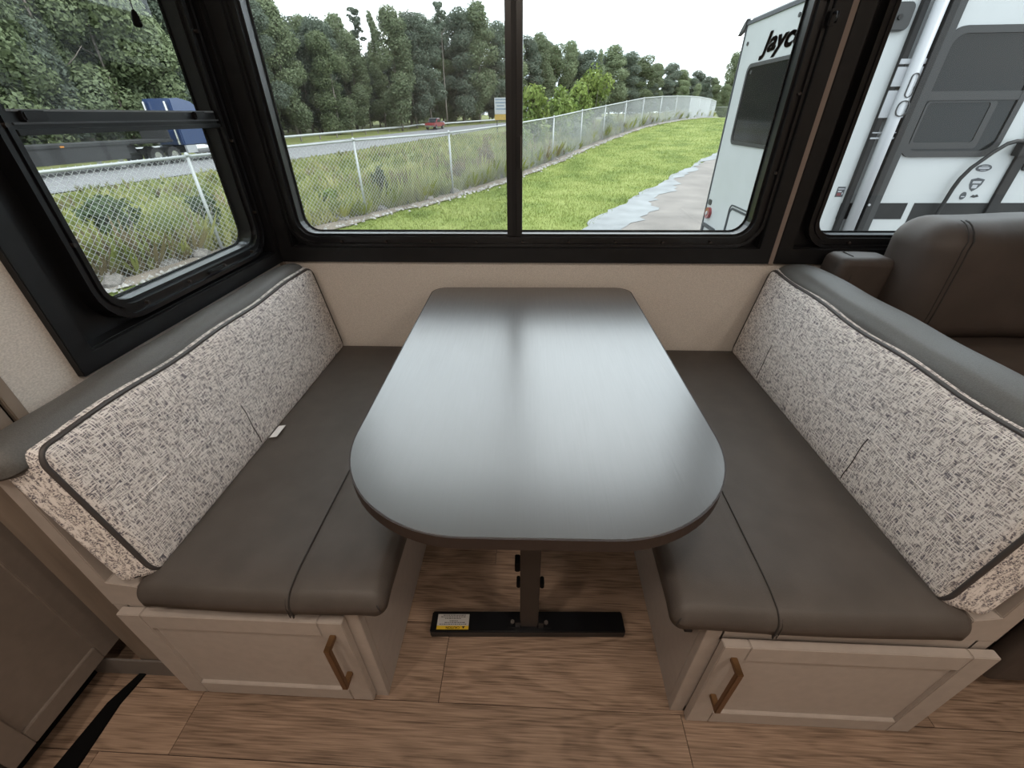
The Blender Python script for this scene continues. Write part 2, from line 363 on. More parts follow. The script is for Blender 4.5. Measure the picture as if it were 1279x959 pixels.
# panes, sashes, screens
build('mullion', MB().box(-.0815, -.032, .004, .052, W2['b0']-.004, W2['b1']+.004), M['blackmetal'], w2, bevel=.003)
build('sash_rail', MB().box(-.064, -.050, -.004, .006, W2['b0']-.004, W2['b1']+.004), M['black'], w2, bevel=.002)
lt = build('sash_latch', MB().box(-.049, -.035, -.010, .006, 1.115, 1.205), M['black'], w2, bevel=.003)
build('latch_edge', MB().box(-.0365, -.0345, -.011, -.006, 1.117, 1.203), M['grey_base'], lt)
build('pane', MB().box(-.80, -.07, .0415, .0445, W2['b0'], W2['b1']), M['glass'], w2)
build('pane', MB().box(-.05, .722, .0335, .0365, W2['b0'], W2['b1']), M['glass'], w2)
build('insect_screen', MB().box(-.80, -.075, .0475, .048, W2['b0'], W2['b1']), M['screen'], w2)
build('pane', MB().box(.94, 2.35, .0415, .0445, W3['b0'], W3['b1']), M['glass'], w3)
bx = lambda y0, y1, d0, d1, z0, z1: MB().box(XL-d1, XL-d0, y0, y1, z0, z1)
build('meeting_rail', bx(W1['a0']-.004, W1['a1']+.004, .008, .045, 1.2335, 1.272), M['blackmetal'], w1, bevel=.002)
build('rail_groove', bx(W1['a0']-.004, W1['a1']+.004, .000, .010, 1.2335, 1.2430), M['blackmetal'], w1, bevel=.001)
build('rail_lip', bx(W1['a0']-.004, W1['a1']+.004, .000, .010, 1.2500, 1.2535), mat('grey_rail_edge', (.06, .06, .065), .35), w1, bevel=.001)
for ya in (-.630, -.185):
    build('sash_clip', bx(ya, ya+.045, -.003, .012, 1.254, 1.2715), M['black'], w1, bevel=.003)
build('pane', bx(W1['a0'], W1['a1'], .0415, .0445, W1['b0'], 1.24), M['glass'], w1)
build('pane', bx(W1['a0'], W1['a1'], .030, .033, 1.265, W1['b1']), M['glass'], w1)
build('insect_screen', bx(W1['a0'], W1['a1'], .0475, .048, W1['b0'], 1.24), M['screen'], w1)
build('rail_edge', bx(W1['a0'], W1['a1'], .006, .010, 1.2700, 1.2735), mat('pale_rail_edge', (.16, .165, .17), .35), w1)
build('sill_latch', bx(-.36, -.29, -.008, .004, .889, .899), M['black'], w1, bevel=.002)
# small black hook on the trim board right of the centre window
hk = thing('roller_shade_hook', (.764, -.016, 1.455), 'small black hook screwed to the dark trim right of the centre window', 'hook')
build('plate', MB().box(.756, .772, -.021, -.016, 1.442, 1.478), M['black'], hk, bevel=.002)
build('prong', MB().tube([(.764, -.021, 1.47), (.764, -.038, 1.468), (.764, -.042, 1.456), (.764, -.036, 1.448)], .003), M['blackmetal'], hk, smooth=True)
# pull cord in the left window
pc = thing('shade_pull_cord', (-.880, -.292, 1.428), 'thin black pull cord with tapered tassel hanging in the left window', 'cord')
build('cord', MB().tube([(-.880, -.283, 1.90), (-.880, -.287, 1.6), (-.880, -.290, 1.452)], .0014, 6), M['black'], pc)
build('tassel', MB().tube([(-.880, -.290, 1.458), (-.880, -.2905, 1.452), (-.880, -.292, 1.438), (-.880, -.2925, 1.431), (-.880, -.2925, 1.428)], [.003, .006, .0085, .0085, .005], 12), M['rubber'], pc, smooth=True)

# --- ceiling lamps (the coach's own light)
k = 0
for (lx, ly, lab) in [(-.9, -1.75, 'nearest the kitchen cabinet'), (.0, -1.55, 'nearest the dinette'), (1.15, -1.6, 'over the sofa'), (-.2, -2.6, 'at the back of the aisle'), (1.6, -2.6, 'in the far back corner')]:
    c = thing('ceiling_light', (lx, ly, ZC-.022), 'round flush ceiling light with white diffuser, ' + lab, 'light', 'flush ceiling lights')
    build('rim', MB().ring(rrect(lx-.09, lx+.09, ly-.09, ly+.09, .09), rrect(lx-.075, lx+.075, ly-.075, ly+.075, .075), lambda a, b, d: (a, b, d), ZC-.02, ZC), M['ceiling'], c)
    df = mat('lamp_diffuser', (.9, .9, .9), .5, emit=((1, .84, .66), 3.0))
    build('diffuser', MB().cyl((lx, ly, ZC-.008), (0, 0, 1), .0745, .008, 28), df, c)
    L = bpy.data.lights.new('lamp', 'AREA'); L.shape = 'DISK'; L.size = .15; L.energy = CEIL_W; L.color = (1, .87, .75)
    lo = link('lamp', L, parent=c); lo.location = (0, 0, 0)

# ================================================================== DINETTE
def shaker_door(parent, xa, xb, za, zb, y, handle_x, hz, st=.052):
    """door in the plane y (front face), facing -Y"""
    d = build('door', MB().box(xa+st-.008, xb-st+.008, y+.008, y+.017, za+st-.008, zb-st+.008), M['greige'], parent)
    build('stile', MB().box(xa, xa+st, y, y+.018, za, zb), M['greige'], d, bevel=.0015)
    build('stile', MB().box(xb-st, xb, y, y+.018, za, zb), M['greige'], d, bevel=.0015)
    build('rail', MB().box(xa+st+.0006, xb-st-.0006, y, y+.018, za, za+st), M['greige'], d, bevel=.0015)
    build('rail', MB().box(xa+st+.0006, xb-st-.0006, y, y+.018, zb-st, zb), M['greige'], d, bevel=.0015)
    h = MB(); z0, z1 = hz; w = .0065
    h.box(handle_x-w, handle_x+w, y-.034, y-.024, z0, z1)
    h.box(handle_x-w, handle_x+w, y-.026, y, z0, z0+.011); h.box(handle_x-w, handle_x+w, y-.026, y, z1-.011, z1)
    o = build('handle', h, M['bronze'], d, bevel=.0012); tag(o, 'squared bronze bar pull')
    return d

def bench(side, label):
    """side -1: against the left wall, +1: free-standing on the right"""
    if side < 0: xo, xi, xp, xw = -.876, -.3455, -.785, -.872
    else: xo, xi, xp, xw = .918, .3689, .838, .918
    yf = -1.012
    b = thing('dinette_bench', ((xo+xi)/2, -.5, 0), label, 'bench', 'facing dinette benches')
    a, c = min(xo, xi), max(xo, xi)
    build('side_panel', MB().box(*sorted((xi, xi-side*-.016)), yf+.02, -.002, 0, .388), M['greige'], b, bevel=.001)
    build('side_panel', MB().box(*sorted((xo, xo-side*.016)), yf+.02, -.002, 0, .388), M['greige'], b)
    build('top_panel', MB().box(a+.001, c-.001, yf+.02, -.002, .376, .389), M['greige'], b)
    ff = MB(); ff.box(*sorted((xi, xi+side*.036)), yf, yf+.019, .0, .3885); ff.box(*sorted((xo, xo-side*.036)), yf, yf+.019, .0, .3885)
    ff.box(a+.03, c-.03, yf, yf+.019, .350, .3885); ff.box(a+.03, c-.03, yf, yf+.019, .0, .03)
    build('face_frame', ff, M['greige'], b, bevel=.001)
    if side < 0: shaker_door(b, -.856, -.373, .022, .384, yf-.019, -.4015, (.165, .340))
    else: shaker_door(b, .400, .925, .006, .366, yf-.022, .4285, (.148, .328))
    # upright back: end post, panel and grey bolster along the top
    xn = -.846 if side < 0 else .882
    build('back_post', MB().prism([(xo, .389), (xp, .389), (xp, .458), (xn, .470), (xn, .785), (xo, .785)], lambda a_, b_, d: (a_, d, b_), yf-.001, yf+.03), M['greige'], b, bevel=.0015)
    if side < 0: build('back_panel', MB().box(-.880, -.866, yf+.03, -.004, .389, .785), M['greige'], b)
    else: build('back_panel', MB().box(.884, .918, yf+.03, -.004, .389, .785), M['greige'], b)
    x0, x1 = (-.8855, -.801) if side < 0 else (.828, .957)
    def T(x, y, z):
        e = max(0, (-.93-y)/.1); f = max(0, (y+.12)/.11)
        cw = .011*(1-((x-(x0+x1)/2)/((x1-x0)/2))**2)*(z > .80)
        return (x, y, z + cw - .010*e*e*(1 if z > .79 else 0) - .012*f*f*(z > .79) + .0015*math.sin(y*23)*(z > .80))
    bo = build('bolster', MB().soft(x0, x1, -1.035, -.012, .768, .828 if side > 0 else .822, .028, T, (8, 30, 1), 5), M['bolster'], b, smooth=True)
    tag(bo, 'smooth grey padded bolster')
    # black seat-tilt bracket on the inner side
    if side < 0: build('latch_bracket', MB().box(-.3455, -.325, -.90, -.775, .297, .318), M['rubber'], b, bevel=.003)
    else:
        build('latch_bracket', MB().box(.352, .3689, -.985, -.90, .330, .388), M['rubber'], b, bevel=.003)
        build('bracket_pin', MB().cyl((.353, -.978, .325), (1, 0, 0), .008, .014, 12), M['blackmetal'], b)
    return b
bench(-1, 'pale painted dinette bench on the left, its bolster against the window wall')
bench(1, 'pale painted dinette bench on the right, backing onto the brown sofa')

def seat(side, label):
    if side < 0: x0, x1, xs = -.782, -.272, -.455
    else: x0, x1, xs = .283, .830, .470
    z0, z1 = .3935, .492
    def T(x, y, z):
        if z > .44:
            u = (x-(x0+x1)/2)/((x1-x0)/2); v = (y+.52)/.52
            z += .004*(1-min(1, u*u))*(1-min(1, v*v)) - .016*max(0, (-.965-y)/.071)**2 - .010*max(0, (abs(x-(x0+x1)/2)-(x1-x0)/2+.06)/.06)**2
            z -= .0035*math.exp(-((x-xs)/.006)**2)
        else:      # underside tucks in towards the bench
            x += (.018 if side < 0 else -.018)*(-1)*max(0, ((x-x0)/(x1-x0) if side < 0 else (x1-x)/(x1-x0))-.8)/.2*((.44-z)/.05)
            y += .030*max(0, (-.9-y)/.13)*((.44-z)/.05)
        y -= .006*math.cos((x-x0)/(x1-x0)*math.pi-math.pi/2)*(y < -.99)
        return (x, y, z)
    mb = MB().soft(x0, x1, -1.036, -.004, z0, z1, .024, T, (44, 40, 3), 5)
    s = thing('seat_cushion', ((x0+x1)/2, -.5, z0), label, 'cushion', 'dinette seat cushions')
    build('cover', mb, M['vinyl'], s, smooth=True)
    path = [T(xs, y, z1) for y in np.linspace(-.01, -1.011, 36)] + [T(xs, -1.012-.024*math.sin(R(t)), z1-.024+.024*math.cos(R(t))) for t in (20, 40, 60, 80)] + [T(xs, -1.0363, z) for z in (.455, .4405, .43, .42)]
    build('stitching', MB().tube([(p[0], p[1]-.0006, p[2]+.0026) for p in path], .0017, 6), M['seam'], s)
    off = -.007 if side < 0 else .007
    build('stitching', MB().tube([(p[0]+off, p[1]-.0004, p[2]+.0012) for p in path], .0010, 5), M['seam'], s)
    # short welt at the inner front corner
    xc = x1-.006 if side < 0 else x0+.006
    sx = 1 if side < 0 else -1
    build('corner_seam', MB().tube([(xc-.016*sx, -1.024, .467), (xc-.004*sx, -1.0335, .455), (xc-.002*sx, -1.033, .44), (xc-.012*sx, -1.022, .415)], .0013, 5), M['seam'], s)
    return s
seat(-1, 'charcoal vinyl bench seat cushion left of the table')
seat(1, 'charcoal vinyl bench seat cushion right of the table')

def back_cushion(side, label):
    sg = -side                               # +1: the face looks to +X (left bench), -1: to -X
    y0, y1 = -1.030, -.012
    if side < 0: xb, xt, th0 = -.735, -.786, .060
    else: xb, xt, th0 = .770, .812, .066
    zb, zt = .480, .812
    def T(x, y, z):                          # x thickness 0 (rear) .. .08 (face), y along, z 0..1 height
        t = z; th = th0; u = (y-(y0+y1)/2)/((y1-y0)/2)
        w = x/.08
        bul = .014*(1-u**4)*(1-(2*t-1)**4)*w
        if side > 0: bul += .010*(t-.3)*(u > .0)*max(0, u-.2)*-1
        X = (xb + (xt-xb)*t)*1.0 + sg*(-(1-w)*th + bul)
        Z = zb + (zt-zb)*t + .0035*math.sin(y*19+1.1*side)*max(0, t-.6)*2 - .010*max(0, t-.5)*2*(1-abs(u))*.6
        Y = y + .032*w*max(0, (-u-.8)/.2)
        return (X, Y, Z)
    h = zt-zb
    mb = MB().soft(0, .08, y0, y1, 0, h, .024, lambda x, y, z: T(x, y, z/h), (2, 40, 16), 5)
    c = thing('back_cushion', (((xb+xt)/2), -.5, zb), label, 'cushion', 'dinette back cushions')
    cv = build('cover', mb, M['tweed'], c, smooth=True)
    pr = rrect(y0+.004, y1-.004, .004, h-.004, .034, 8)
    pts = []
    for i in range(len(pr)):
        a, b = pr[i], pr[(i+1) % len(pr)]; n = max(1, int(math.dist(a, b)/.02))
        pts += [(a[0]+(b[0]-a[0])*j/n, a[1]+(b[1]-a[1])*j/n) for j in range(n)]
    pp = build('piping', MB().tube([T(.0705, p[0], p[1]/h) for p in pts], .0046, 8, closed=True), M['piping'], c, smooth=True)
    tag(pp, 'dark charcoal piping cord')
    zm = h*.46
    ln = build('stitch_line', MB().tube([T(.0806, y, zm/h) for y in np.linspace(y0+.03, y1-.03, 40)], .0012, 5), M['tweed'], c)
    for yy in ((-.62,) if side < 0 else (-.70, -.24)):
        build('stitch_line', MB().tube([T(.0803, yy + .002*math.sin(z*60), z/h) for z in np.linspace(zm, .025, 10)], .0012, 5), M['seam'], c)
    if side < 0:
        g = build('care_tag', MB().box(0, .052, -.0006, .0006, 0, .024, lambda x, y, z: (-.728+z*.9, -.590+x, .4975+z*.15+y)), M['tag'], c)
        build('zip_pull', MB().tube([(-.776, -1.006, .497), (-.770, -1.014, .494), (-.762, -1.010, .494), (-.768, -1.003, .495)], .0015, 6, closed=True), M['rubber'], c)
    return c
back_cushion(-1, 'grey and white tweed back cushion with charcoal piping under the left window')
back_cushion(1, 'grey and white tweed back cushion with charcoal piping in front of the sofa')

# ------------------------------------------------------------------ table
TC, TR = Vector((.0098, -.5537, 0)), R(.967)
tb = thing('dinette_table', (.0098, -.5537, 0), 'dark wood-grain dinette table with rounded near corners on black T leg', 'table', rz=TR)
hw, hl = .3448, .5237
def outline(e=0.):
    o = []
    def arc(cx, cy, r, t0, n):
        o.extend([(cx+(r+e)*math.cos(R(t0+90*i/n)), cy+(r+e)*math.sin(R(t0+90*i/n))) for i in range(n+1)])
    arc(hw-.05, hl-.05, .05, 0, 8); arc(-hw+.05, hl-.05, .05, 90, 8); arc(-hw+.235, -hl+.235, .235, 180, 20); arc(hw-.235, -hl+.235, .235, 270, 20)
    return o
def lbuild(name, mb, m, parent, **kw):       # local coordinates of the rotated table
    o0 = parent.location.copy(); r = parent.rotation_euler.z; parent.location = (0, 0, 0)
    o = build(name, mb, m, parent, **kw); parent.location = o0; return o
lbuild('tabletop', MB().prism(outline(-.001), lambda a, b, d: (a, b, d), .717, .740), M['table'], tb, bevel=.0008)
lbuild('edge_band', MB().ring(outline(.0015), outline(-.0011), lambda a, b, d: (a, b, d), .7155, .7395), M['table_edge'], tb)
ft = lbuild('foot_bar', MB().box(-.289, .265, -.300, -.241, 0, .030), M['blackmetal'], tb, bevel=.003)
ft.rotation_euler.z = R(1.3)
lbuild('post', MB().box(-.0265, .0245, -.287, -.252, .030, .712), M['post'], tb, bevel=.003)
lbuild('post_sleeve', MB().box(-.0295, .0275, -.290, -.249, .50, .712), M['post'], tb, bevel=.003)
lbuild('mount_plate', MB().box(-.16, .16, -.36, -.17, .705, .7165), M['blackmetal'], tb, bevel=.002)
for sx in (-1, 1):
    lbuild('foot_bracket', MB().box(*sorted((sx*.0255, sx*.040)), -.290, -.262, .030, .058).box(*sorted((sx*.0255, sx*.062)), -.290, -.262, .030, .034), M['blackmetal'], tb, bevel=.001)
    lbuild('height_clip', MB().box(*sorted((sx*.0255, sx*.036)), -.283, -.262, .215, .240), M['rubber'], tb, bevel=.002)
    lbuild('bolt', MB().cyl((sx*.048, -.276, .036), (0, 0, 1), .006, .006, 6), M['grey_base'], tb)
lbuild('height_clip', MB().box(-.040, -.0265, -.286, -.258, .290, .325), M['rubber'], tb, bevel=.002)
lbuild('wall_cleat', MB().box(-.26, .26, hl-.04, hl-.004, .690, .717), M['blackmetal'], tb)
st = lbuild('caution_label', MB().box(-.271, -.180, -.2935, -.2505, .0301, .0306), M['sticker'], tb); tag(st, 'white caution sticker with yellow band')
st.rotation_euler.z = R(1.3)
ylo = MB().box(-.271, -.180, -.2938, -.2835, .0306, .0309)
y_o = lbuild('yellow_band', ylo, M['yellow'], tb); y_o.rotation_euler.z = R(1.3)
v, f = text_mesh('CAUTION', .0088, .0001, .0002, 0, 1.0)
wtx = v[:, 0].max()
vv = [(-.205 - x[0], -.2862 - x[1] + .0, .0310 + abs(x[2])) for x in v]        # reads from the far side
lbuild('caution_text', MB().add(vv, f), M['ink'], tb).rotation_euler.z = R(1.3)
tri = MB().prism([(-.180, -.2910), (-.1845, -.2853), (-.1895, -.2853), (-.1845, -.2915)][:3] if False else [(-.1945, -.2922), (-.1900, -.2852), (-.1990, -.2852)], lambda a, b, d: (a, b, d), .0309, .0311)
lbuild('warning_triangle', tri, M['ink'], tb).rotation_euler.z = R(1.3)
pl = MB()
for i, (x0, x1) in enumerate([(-.264, -.186), (-.250, -.188), (-.236, -.208), (-.250, -.200), (-.262, -.190), (-.256, -.188)]):
    yy = -.2800 + i*.0047 + (.002 if i > 2 else 0)
    xx = x0
    while xx < x1 - .003:
        wd_ = random.uniform(.003, .008); pl.box(xx, min(x1, xx+wd_), yy, yy+.0017, .0306, .0308); xx += wd_ + .0016
lbuild('small_print', pl, M['ink'], tb).rotation_euler.z = R(1.3)

# ------------------------------------------------------------------ kitchen cabinet end at far left
kc = thing('kitchen_cabinet', (-1.35, -1.6, 0), 'taupe shaker kitchen cabinet in the shade at the lower left edge', 'cabinet')
XK = -1.075
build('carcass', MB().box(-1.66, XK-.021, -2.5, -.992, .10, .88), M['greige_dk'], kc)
build('toe_kick', MB().box(-1.62, XK-.075, -2.5, -.992, 0, .10), M['rubber'], kc)
build('counter', MB().box(-1.68, XK+.02, -2.52, -.992, .88, .915), M['ceiling'], kc, bevel=.003)
def side_door(ya, yb, za, zb, st=.048):
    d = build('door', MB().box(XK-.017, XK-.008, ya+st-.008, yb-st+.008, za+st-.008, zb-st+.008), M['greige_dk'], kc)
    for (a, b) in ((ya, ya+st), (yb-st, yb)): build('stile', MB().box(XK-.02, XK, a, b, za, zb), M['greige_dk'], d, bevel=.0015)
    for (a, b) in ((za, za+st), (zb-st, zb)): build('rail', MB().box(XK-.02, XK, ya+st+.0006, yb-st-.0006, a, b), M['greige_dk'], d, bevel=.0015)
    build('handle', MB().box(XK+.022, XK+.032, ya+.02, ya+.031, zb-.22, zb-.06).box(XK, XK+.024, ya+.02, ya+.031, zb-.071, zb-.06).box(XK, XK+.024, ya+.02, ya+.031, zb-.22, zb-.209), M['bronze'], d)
side_door(-1.215, -.945, .095, .86); side_door(-1.56, -1.219, .095, .86); side_door(-1.90, -1.564, .095, .86)
struct('baseboard_left', MB().box(-1.30, -.89, -.992, -.987, 0, .075), M['grey_base'])
bs = MB().prism([(-1.017, -.965), (-1.008, -.968), (-1.026, -1.06), (-1.020, -1.20), (-1.03, -1.40), (-1.080, -1.40), (-1.075, -1.20), (-1.058, -1.06)], lambda a, b, d: (a, b, d), .0005, .007)
tag(build('floor_seal_strip', bs, M['rubber']), 'black rubber strip tapering to a point on the plank floor', 'rubber strip')

# ------------------------------------------------------------------ sofa
sf = thing('sofa', (1.55, -.5, 0), 'brown leatherette recliner sofa behind the right bench', 'sofa')
def puff(cx, cy, cz, ax, ay, az):
    def T(x, y, z):
        u, v_, w = (x-cx)/ax, (y-cy)/ay, (z-cz)/az
        if v_ < 0: y -= .030*(1-min(1, abs(u))**3)*(1-min(1, abs(w))**3)*min(1, -v_*1.5)
        if w > 0: z += .012*(1-min(1, u*u))
        return (x, y + .0025*math.sin(x*31+z*17), z + .002*math.sin(x*23))
    return T
build('base', MB().box(.985, 2.75, -.90, -.05, .06, .36), M['sofa'], sf, bevel=.01)
for (x, y) in ((1.03, -.86), (1.03, -.1), (2.7, -.86), (2.7, -.1)): build('foot', MB().cyl((x, y, .03), (0, 0, 1), .025, .06, 12), M['rubber'], sf)
def arm_T(x, y, z): return (x, y + .004*math.sin(z*20), z - .004*max(0, (x-1.05))/.08)
a1_ = build('wing', MB().soft(.962, 1.135, -.135, -.024, .35, .877, .026, arm_T, (4, 2, 8), 4), M['sofa'], sf, smooth=True)
build('wing_seam', MB().tube([(1.005, -.1365, .62), (1.003, -.1365, .75), (1.002, -.136, .84), (1.003, -.128, .868), (1.003, -.11, .8775), (1.003, -.06, .8785)], .0018, 6), M['seam'], a1_)
build('armrest', MB().soft(.985, 1.135, -.90, -.14, .30, .60, .035, None, (3, 8, 3), 4), M['sofa'], sf, smooth=True)
build('armrest', MB().soft(2.58, 2.75, -.90, -.03, .30, .60, .035, None, (3, 8, 3), 4), M['sofa'], sf, smooth=True)
for i, (xa, xb) in enumerate(((1.118, 1.84), (1.845, 2.57))):
    hc = build('head_cushion', MB().soft(xa, xb, -.235, -.030, .640, .992, .075, puff((xa+xb)/2, -.13, .81, .36, .1, .17), (12, 4, 8), 5), M['sofa'], sf, smooth=True)
    tt = puff((xa+xb)/2, -.13, .81, .36, .1, .17)
    build('head_seam', MB().tube([tt(xa+.085, -.2355, z) for z in np.linspace(.665, .925, 14)] + [tt(xa+.092, -.2355+.055*(1-math.cos(R(t))), .927+.066*math.sin(R(t))) for t in (20, 40, 60, 75, 88)], .0022, 6), M['seam'], hc, smooth=True)
    build('head_seam', MB().tube([tt(xa+.072, -.2355, z) for z in np.linspace(.665, .925, 14)] + [tt(xa+.079, -.2355+.055*(1-math.cos(R(t))), .927+.066*math.sin(R(t))) for t in (20, 40, 60, 75, 88)], .0014, 6), M['seam'], hc, smooth=True)
    build('lumbar_cushion', MB().soft(xa+.004, xb, -.315, -.03, .44, .645, .05, puff((xa+xb)/2, -.17, .54, .36, .14, .1), (12, 4, 6), 5), M['sofa'], sf, smooth=True)
    build('seat_cushion', MB().soft(xa+.016, xb, -.88, -.29, .355, .475, .045, None, (10, 8, 2), 4), M['sofa'], sf, smooth=True)
    build('footrest', MB().soft(xa+.016, xb, -.945, -.90, .07, .40, .02, None, (8, 1, 6), 4), M['sofa'], sf, smooth=True)

# ================================================================== OUTSIDE
# fence line (x, y), 5 ft chain link, posts about every 3 m; ground height along it
FL = [(-8.3, -3.0), (-7.15, .6), (-6.25, 3.2), (-5.45, 5.75), (-3.72, 8.3), (-2.2, 10.95), (-.72, 13.7), (.72, 17.0), (2.06, 20.2), (3.46, 23.2), (4.95, 26.0), (6.45, 28.7), (8.2, 31.6), (10.0, 34.6), (12.0, 38.0), (14.0, 42.0), (16.6, 47.0), (19.6, 54.0), (23.5, 65.0), (28.0, 79.0), (36.0, 80.5), (48.0, 82.0), (62.0, 83.5)]
GY = [(-12, -.86), (2, -.82), (5.7, -.75), (8.3, -.66), (11, -.62), (14, -.48), (17.0, -.33), (20.2, -.12), (23.2, .08), (26.0, .30), (28.7, .52), (31.6, .66), (36, .80), (42, .87), (54, .80), (79, .50), (120, .7), (260, 1.2)]
def gz(y): return float(np.interp(y, [p[0] for p in GY], [p[1] for p in GY]))
def fx(y): return float(np.interp(y, [p[1] for p in FL[:20]], [p[0] for p in FL[:20]]))
def road_near(y): return -21 + (y-19)*.172 if y < 95 else -7.93 + (y-95)*.9
def road_z(y): return float(np.interp(y, [-40, 40, 90, 120, 200, 300], [-1.65, -1.5, -1.05, .2, .8, 1.4]))
def field_z(x, y):
    f_ = fx(y) if y < 79 else 28+(y-79)*.3; r_ = road_near(y)
    if x < r_: return road_z(y)
    t = max(0., min(1., (f_-x)/max(1e-3, f_-r_))); t = t*t*(3-2*t)
    return gz(y) + (road_z(y)-gz(y))*t

def leaf_mat(name, a, b, c, rough=.6, transl=.25):
    m = bpy.data.materials.new(name); m.use_nodes = True; n = m.node_tree.nodes; l = m.node_tree.links; p = n['Principled BSDF']
    t = n.new('ShaderNodeTexCoord'); z = n.new('ShaderNodeTexNoise'); z.inputs['Scale'].default_value = .9; z.inputs['Detail'].default_value = 8
    l.new(t.outputs['Object'], z.inputs['Vector']); r = n.new('ShaderNodeValToRGB'); e = r.color_ramp.elements
    e[0].position = .34; e[0].color = (*a, 1); e[1].position = .68; e[1].color = (*c, 1); k = e.new(.5); k.color = (*b, 1)
    l.new(z.outputs['Fac'], r.inputs[0])
    oi = n.new('ShaderNodeObjectInfo'); h = n.new('ShaderNodeHueSaturation'); mr = n.new('ShaderNodeMapRange'); mr.inputs[3].default_value = .82; mr.inputs[4].default_value = 1.18
    l.new(oi.outputs['Random'], mr.inputs[0]); l.new(mr.outputs[0], h.inputs['Value']); l.new(r.outputs[0], h.inputs['Color']); l.new(h.outputs[0], p.inputs['Base Color'])
    p.inputs['Roughness'].default_value = rough; p.inputs['Specular IOR Level'].default_value = .2
    tr = n.new('ShaderNodeBsdfTranslucent'); l.new(h.outputs[0], tr.inputs[0]); mx = n.new('ShaderNodeMixShader'); mx.inputs[0].default_value = transl
    l.new(p.outputs[0], mx.inputs[1]); l.new(tr.outputs[0], mx.inputs[2]); l.new(mx.outputs[0], n['Material Output'].inputs[0])
    return m
M['lawn'] = leaf_mat('lawn_green', (.10, .135, .030), (.145, .18, .045), (.19, .22, .065), .9, .1)
M['blade'] = leaf_mat('grass_blade', (.10, .135, .028), (.155, .19, .045), (.22, .25, .08), .8, .3)
M['field'] = leaf_mat('rough_field', (.10, .125, .035), (.155, .17, .055), (.20, .205, .08), .95, .05)
M['weed'] = leaf_mat('weed_leaf', (.10, .13, .035), (.19, .21, .06), (.31, .30, .12), .7, .3)
M['weed_dry'] = leaf_mat('dry_weed', (.12, .09, .06), (.18, .145, .08), (.25, .21, .12), .8, .2)
M['tree_a'] = leaf_mat('tree_leaf', (.082, .105, .058), (.128, .160, .082), (.185, .22, .11))
M['tree_b'] = leaf_mat('tree_leaf_pale', (.100, .128, .076), (.155, .190, .106), (.21, .245, .138))
M['tree_c'] = leaf_mat('tree_leaf_dark', (.070, .090, .070), (.104, .130, .096), (.145, .172, .122))  # dark leaves; distance haze is put into the colour as a grey-green tint
M['bush'] = leaf_mat('sumac_leaf', (.085, .13, .03), (.16, .22, .05), (.25, .30, .085), .6, .35)
M['bush_dk'] = leaf_mat('dark_shrub', (.035, .06, .025), (.06, .09, .035), (.10, .14, .06))
M['bark'] = mat('bark', (.16, .14, .12), .9, var=((6, 6, 1.5), .7, 1.3))
M['asphalt'] = mat('asphalt', (.165, .165, .17), .9, var=((3, 3, 3), .85, 1.12))
M['drive'] = mat('worn_pavement', (.165, .150, .137), .9, var=((1.4, 1.4, 1.4), .8, 1.15))
M['concrete'] = mat('pale_concrete', (.20, .212, .218), .85, var=((2, 2, 2), .8, 1.1))
M['gravel'] = mat('limestone_gravel', (.30, .29, .275), .9, var=((9, 9, 9), .6, 1.25))
M['soil'] = mat('bare_soil', (.17, .145, .12), .95, var=((2, 2, 2), .7, 1.2))
M['rock'] = mat('grey_rock', (.15, .14, .13), .9, var=((7, 7, 7), .6, 1.3))
M['galv'] = mat('galvanised_steel', (.34, .355, .36), .45, metal=.25)
M['wire'] = mat('galvanised_wire', (.36, .375, .375), .5, metal=.1)

def grid_obj(name, rows_, m, kind='structure'):
    n = len(rows_[0]); vs = [p for r in rows_ for p in r]
    fs = [(i*n+j, i*n+j+1, (i+1)*n+j+1, (i+1)*n+j) for i in range(len(rows_)-1) for j in range(n-1)]
    o = link(name, mesh(name, vs, fs, True), m); o['kind'] = kind; return o
# lawn inside the fence, rough field outside it
ys = list(np.arange(-12, 40, 1.0)) + list(np.arange(40, 84.1, 2.0))
def lawn_z(x, y): return gz(y) - .0*x
rows_ = []
for y in ys:
    f_ = fx(y) if y > -3 else -8.3+(y+3)*.3
    rows_.append([(f_ + (90-f_)*t, y, lawn_z(0, y) + (.02*math.sin(x_*9+y) if 0 else 0)) for x_, t in [(0, q**2) for q in np.linspace(0, 1, 26)]])
grid_obj('ground_lawn', rows_, M['lawn'])
rows_ = []
for y in list(np.arange(-40, 100, 2.0)) + list(np.arange(100, 330, 6.0)):
    f_ = (fx(y) if y > -3 else -8.3+(y+3)*.3) if y < 79 else 28 + (y-79)*8
    f_ = min(f_, 220); xs_ = [f_ - (f_+170)*(q**1.7) for q in np.linspace(0, 1, 44)]
    rows_.append([(x, y, field_z(x, y)) for x in xs_])
grid_obj('ground_field', rows_, M['field'])
# highway, 11.5 m wide, with a pale shoulder line
def strip(o0, o1, dz, y0, y1, st=3.0):
    return [[(road_near(y)-o0, y, road_z(y)+dz), (road_near(y)-o1, y, road_z(y)+dz)] for y in np.arange(y0, y1, st)]
rd = grid_obj('road', strip(0, 11.5, .05, -40, 300), M['asphalt'])
for (o0, o1) in ((.5, .68), (10.7, 10.88), (5.6, 5.75)):
    l_ = grid_obj('lane_line', strip(o0, o1, .056, -40, 300), M['concrete']); l_.parent = rd; del l_['kind']
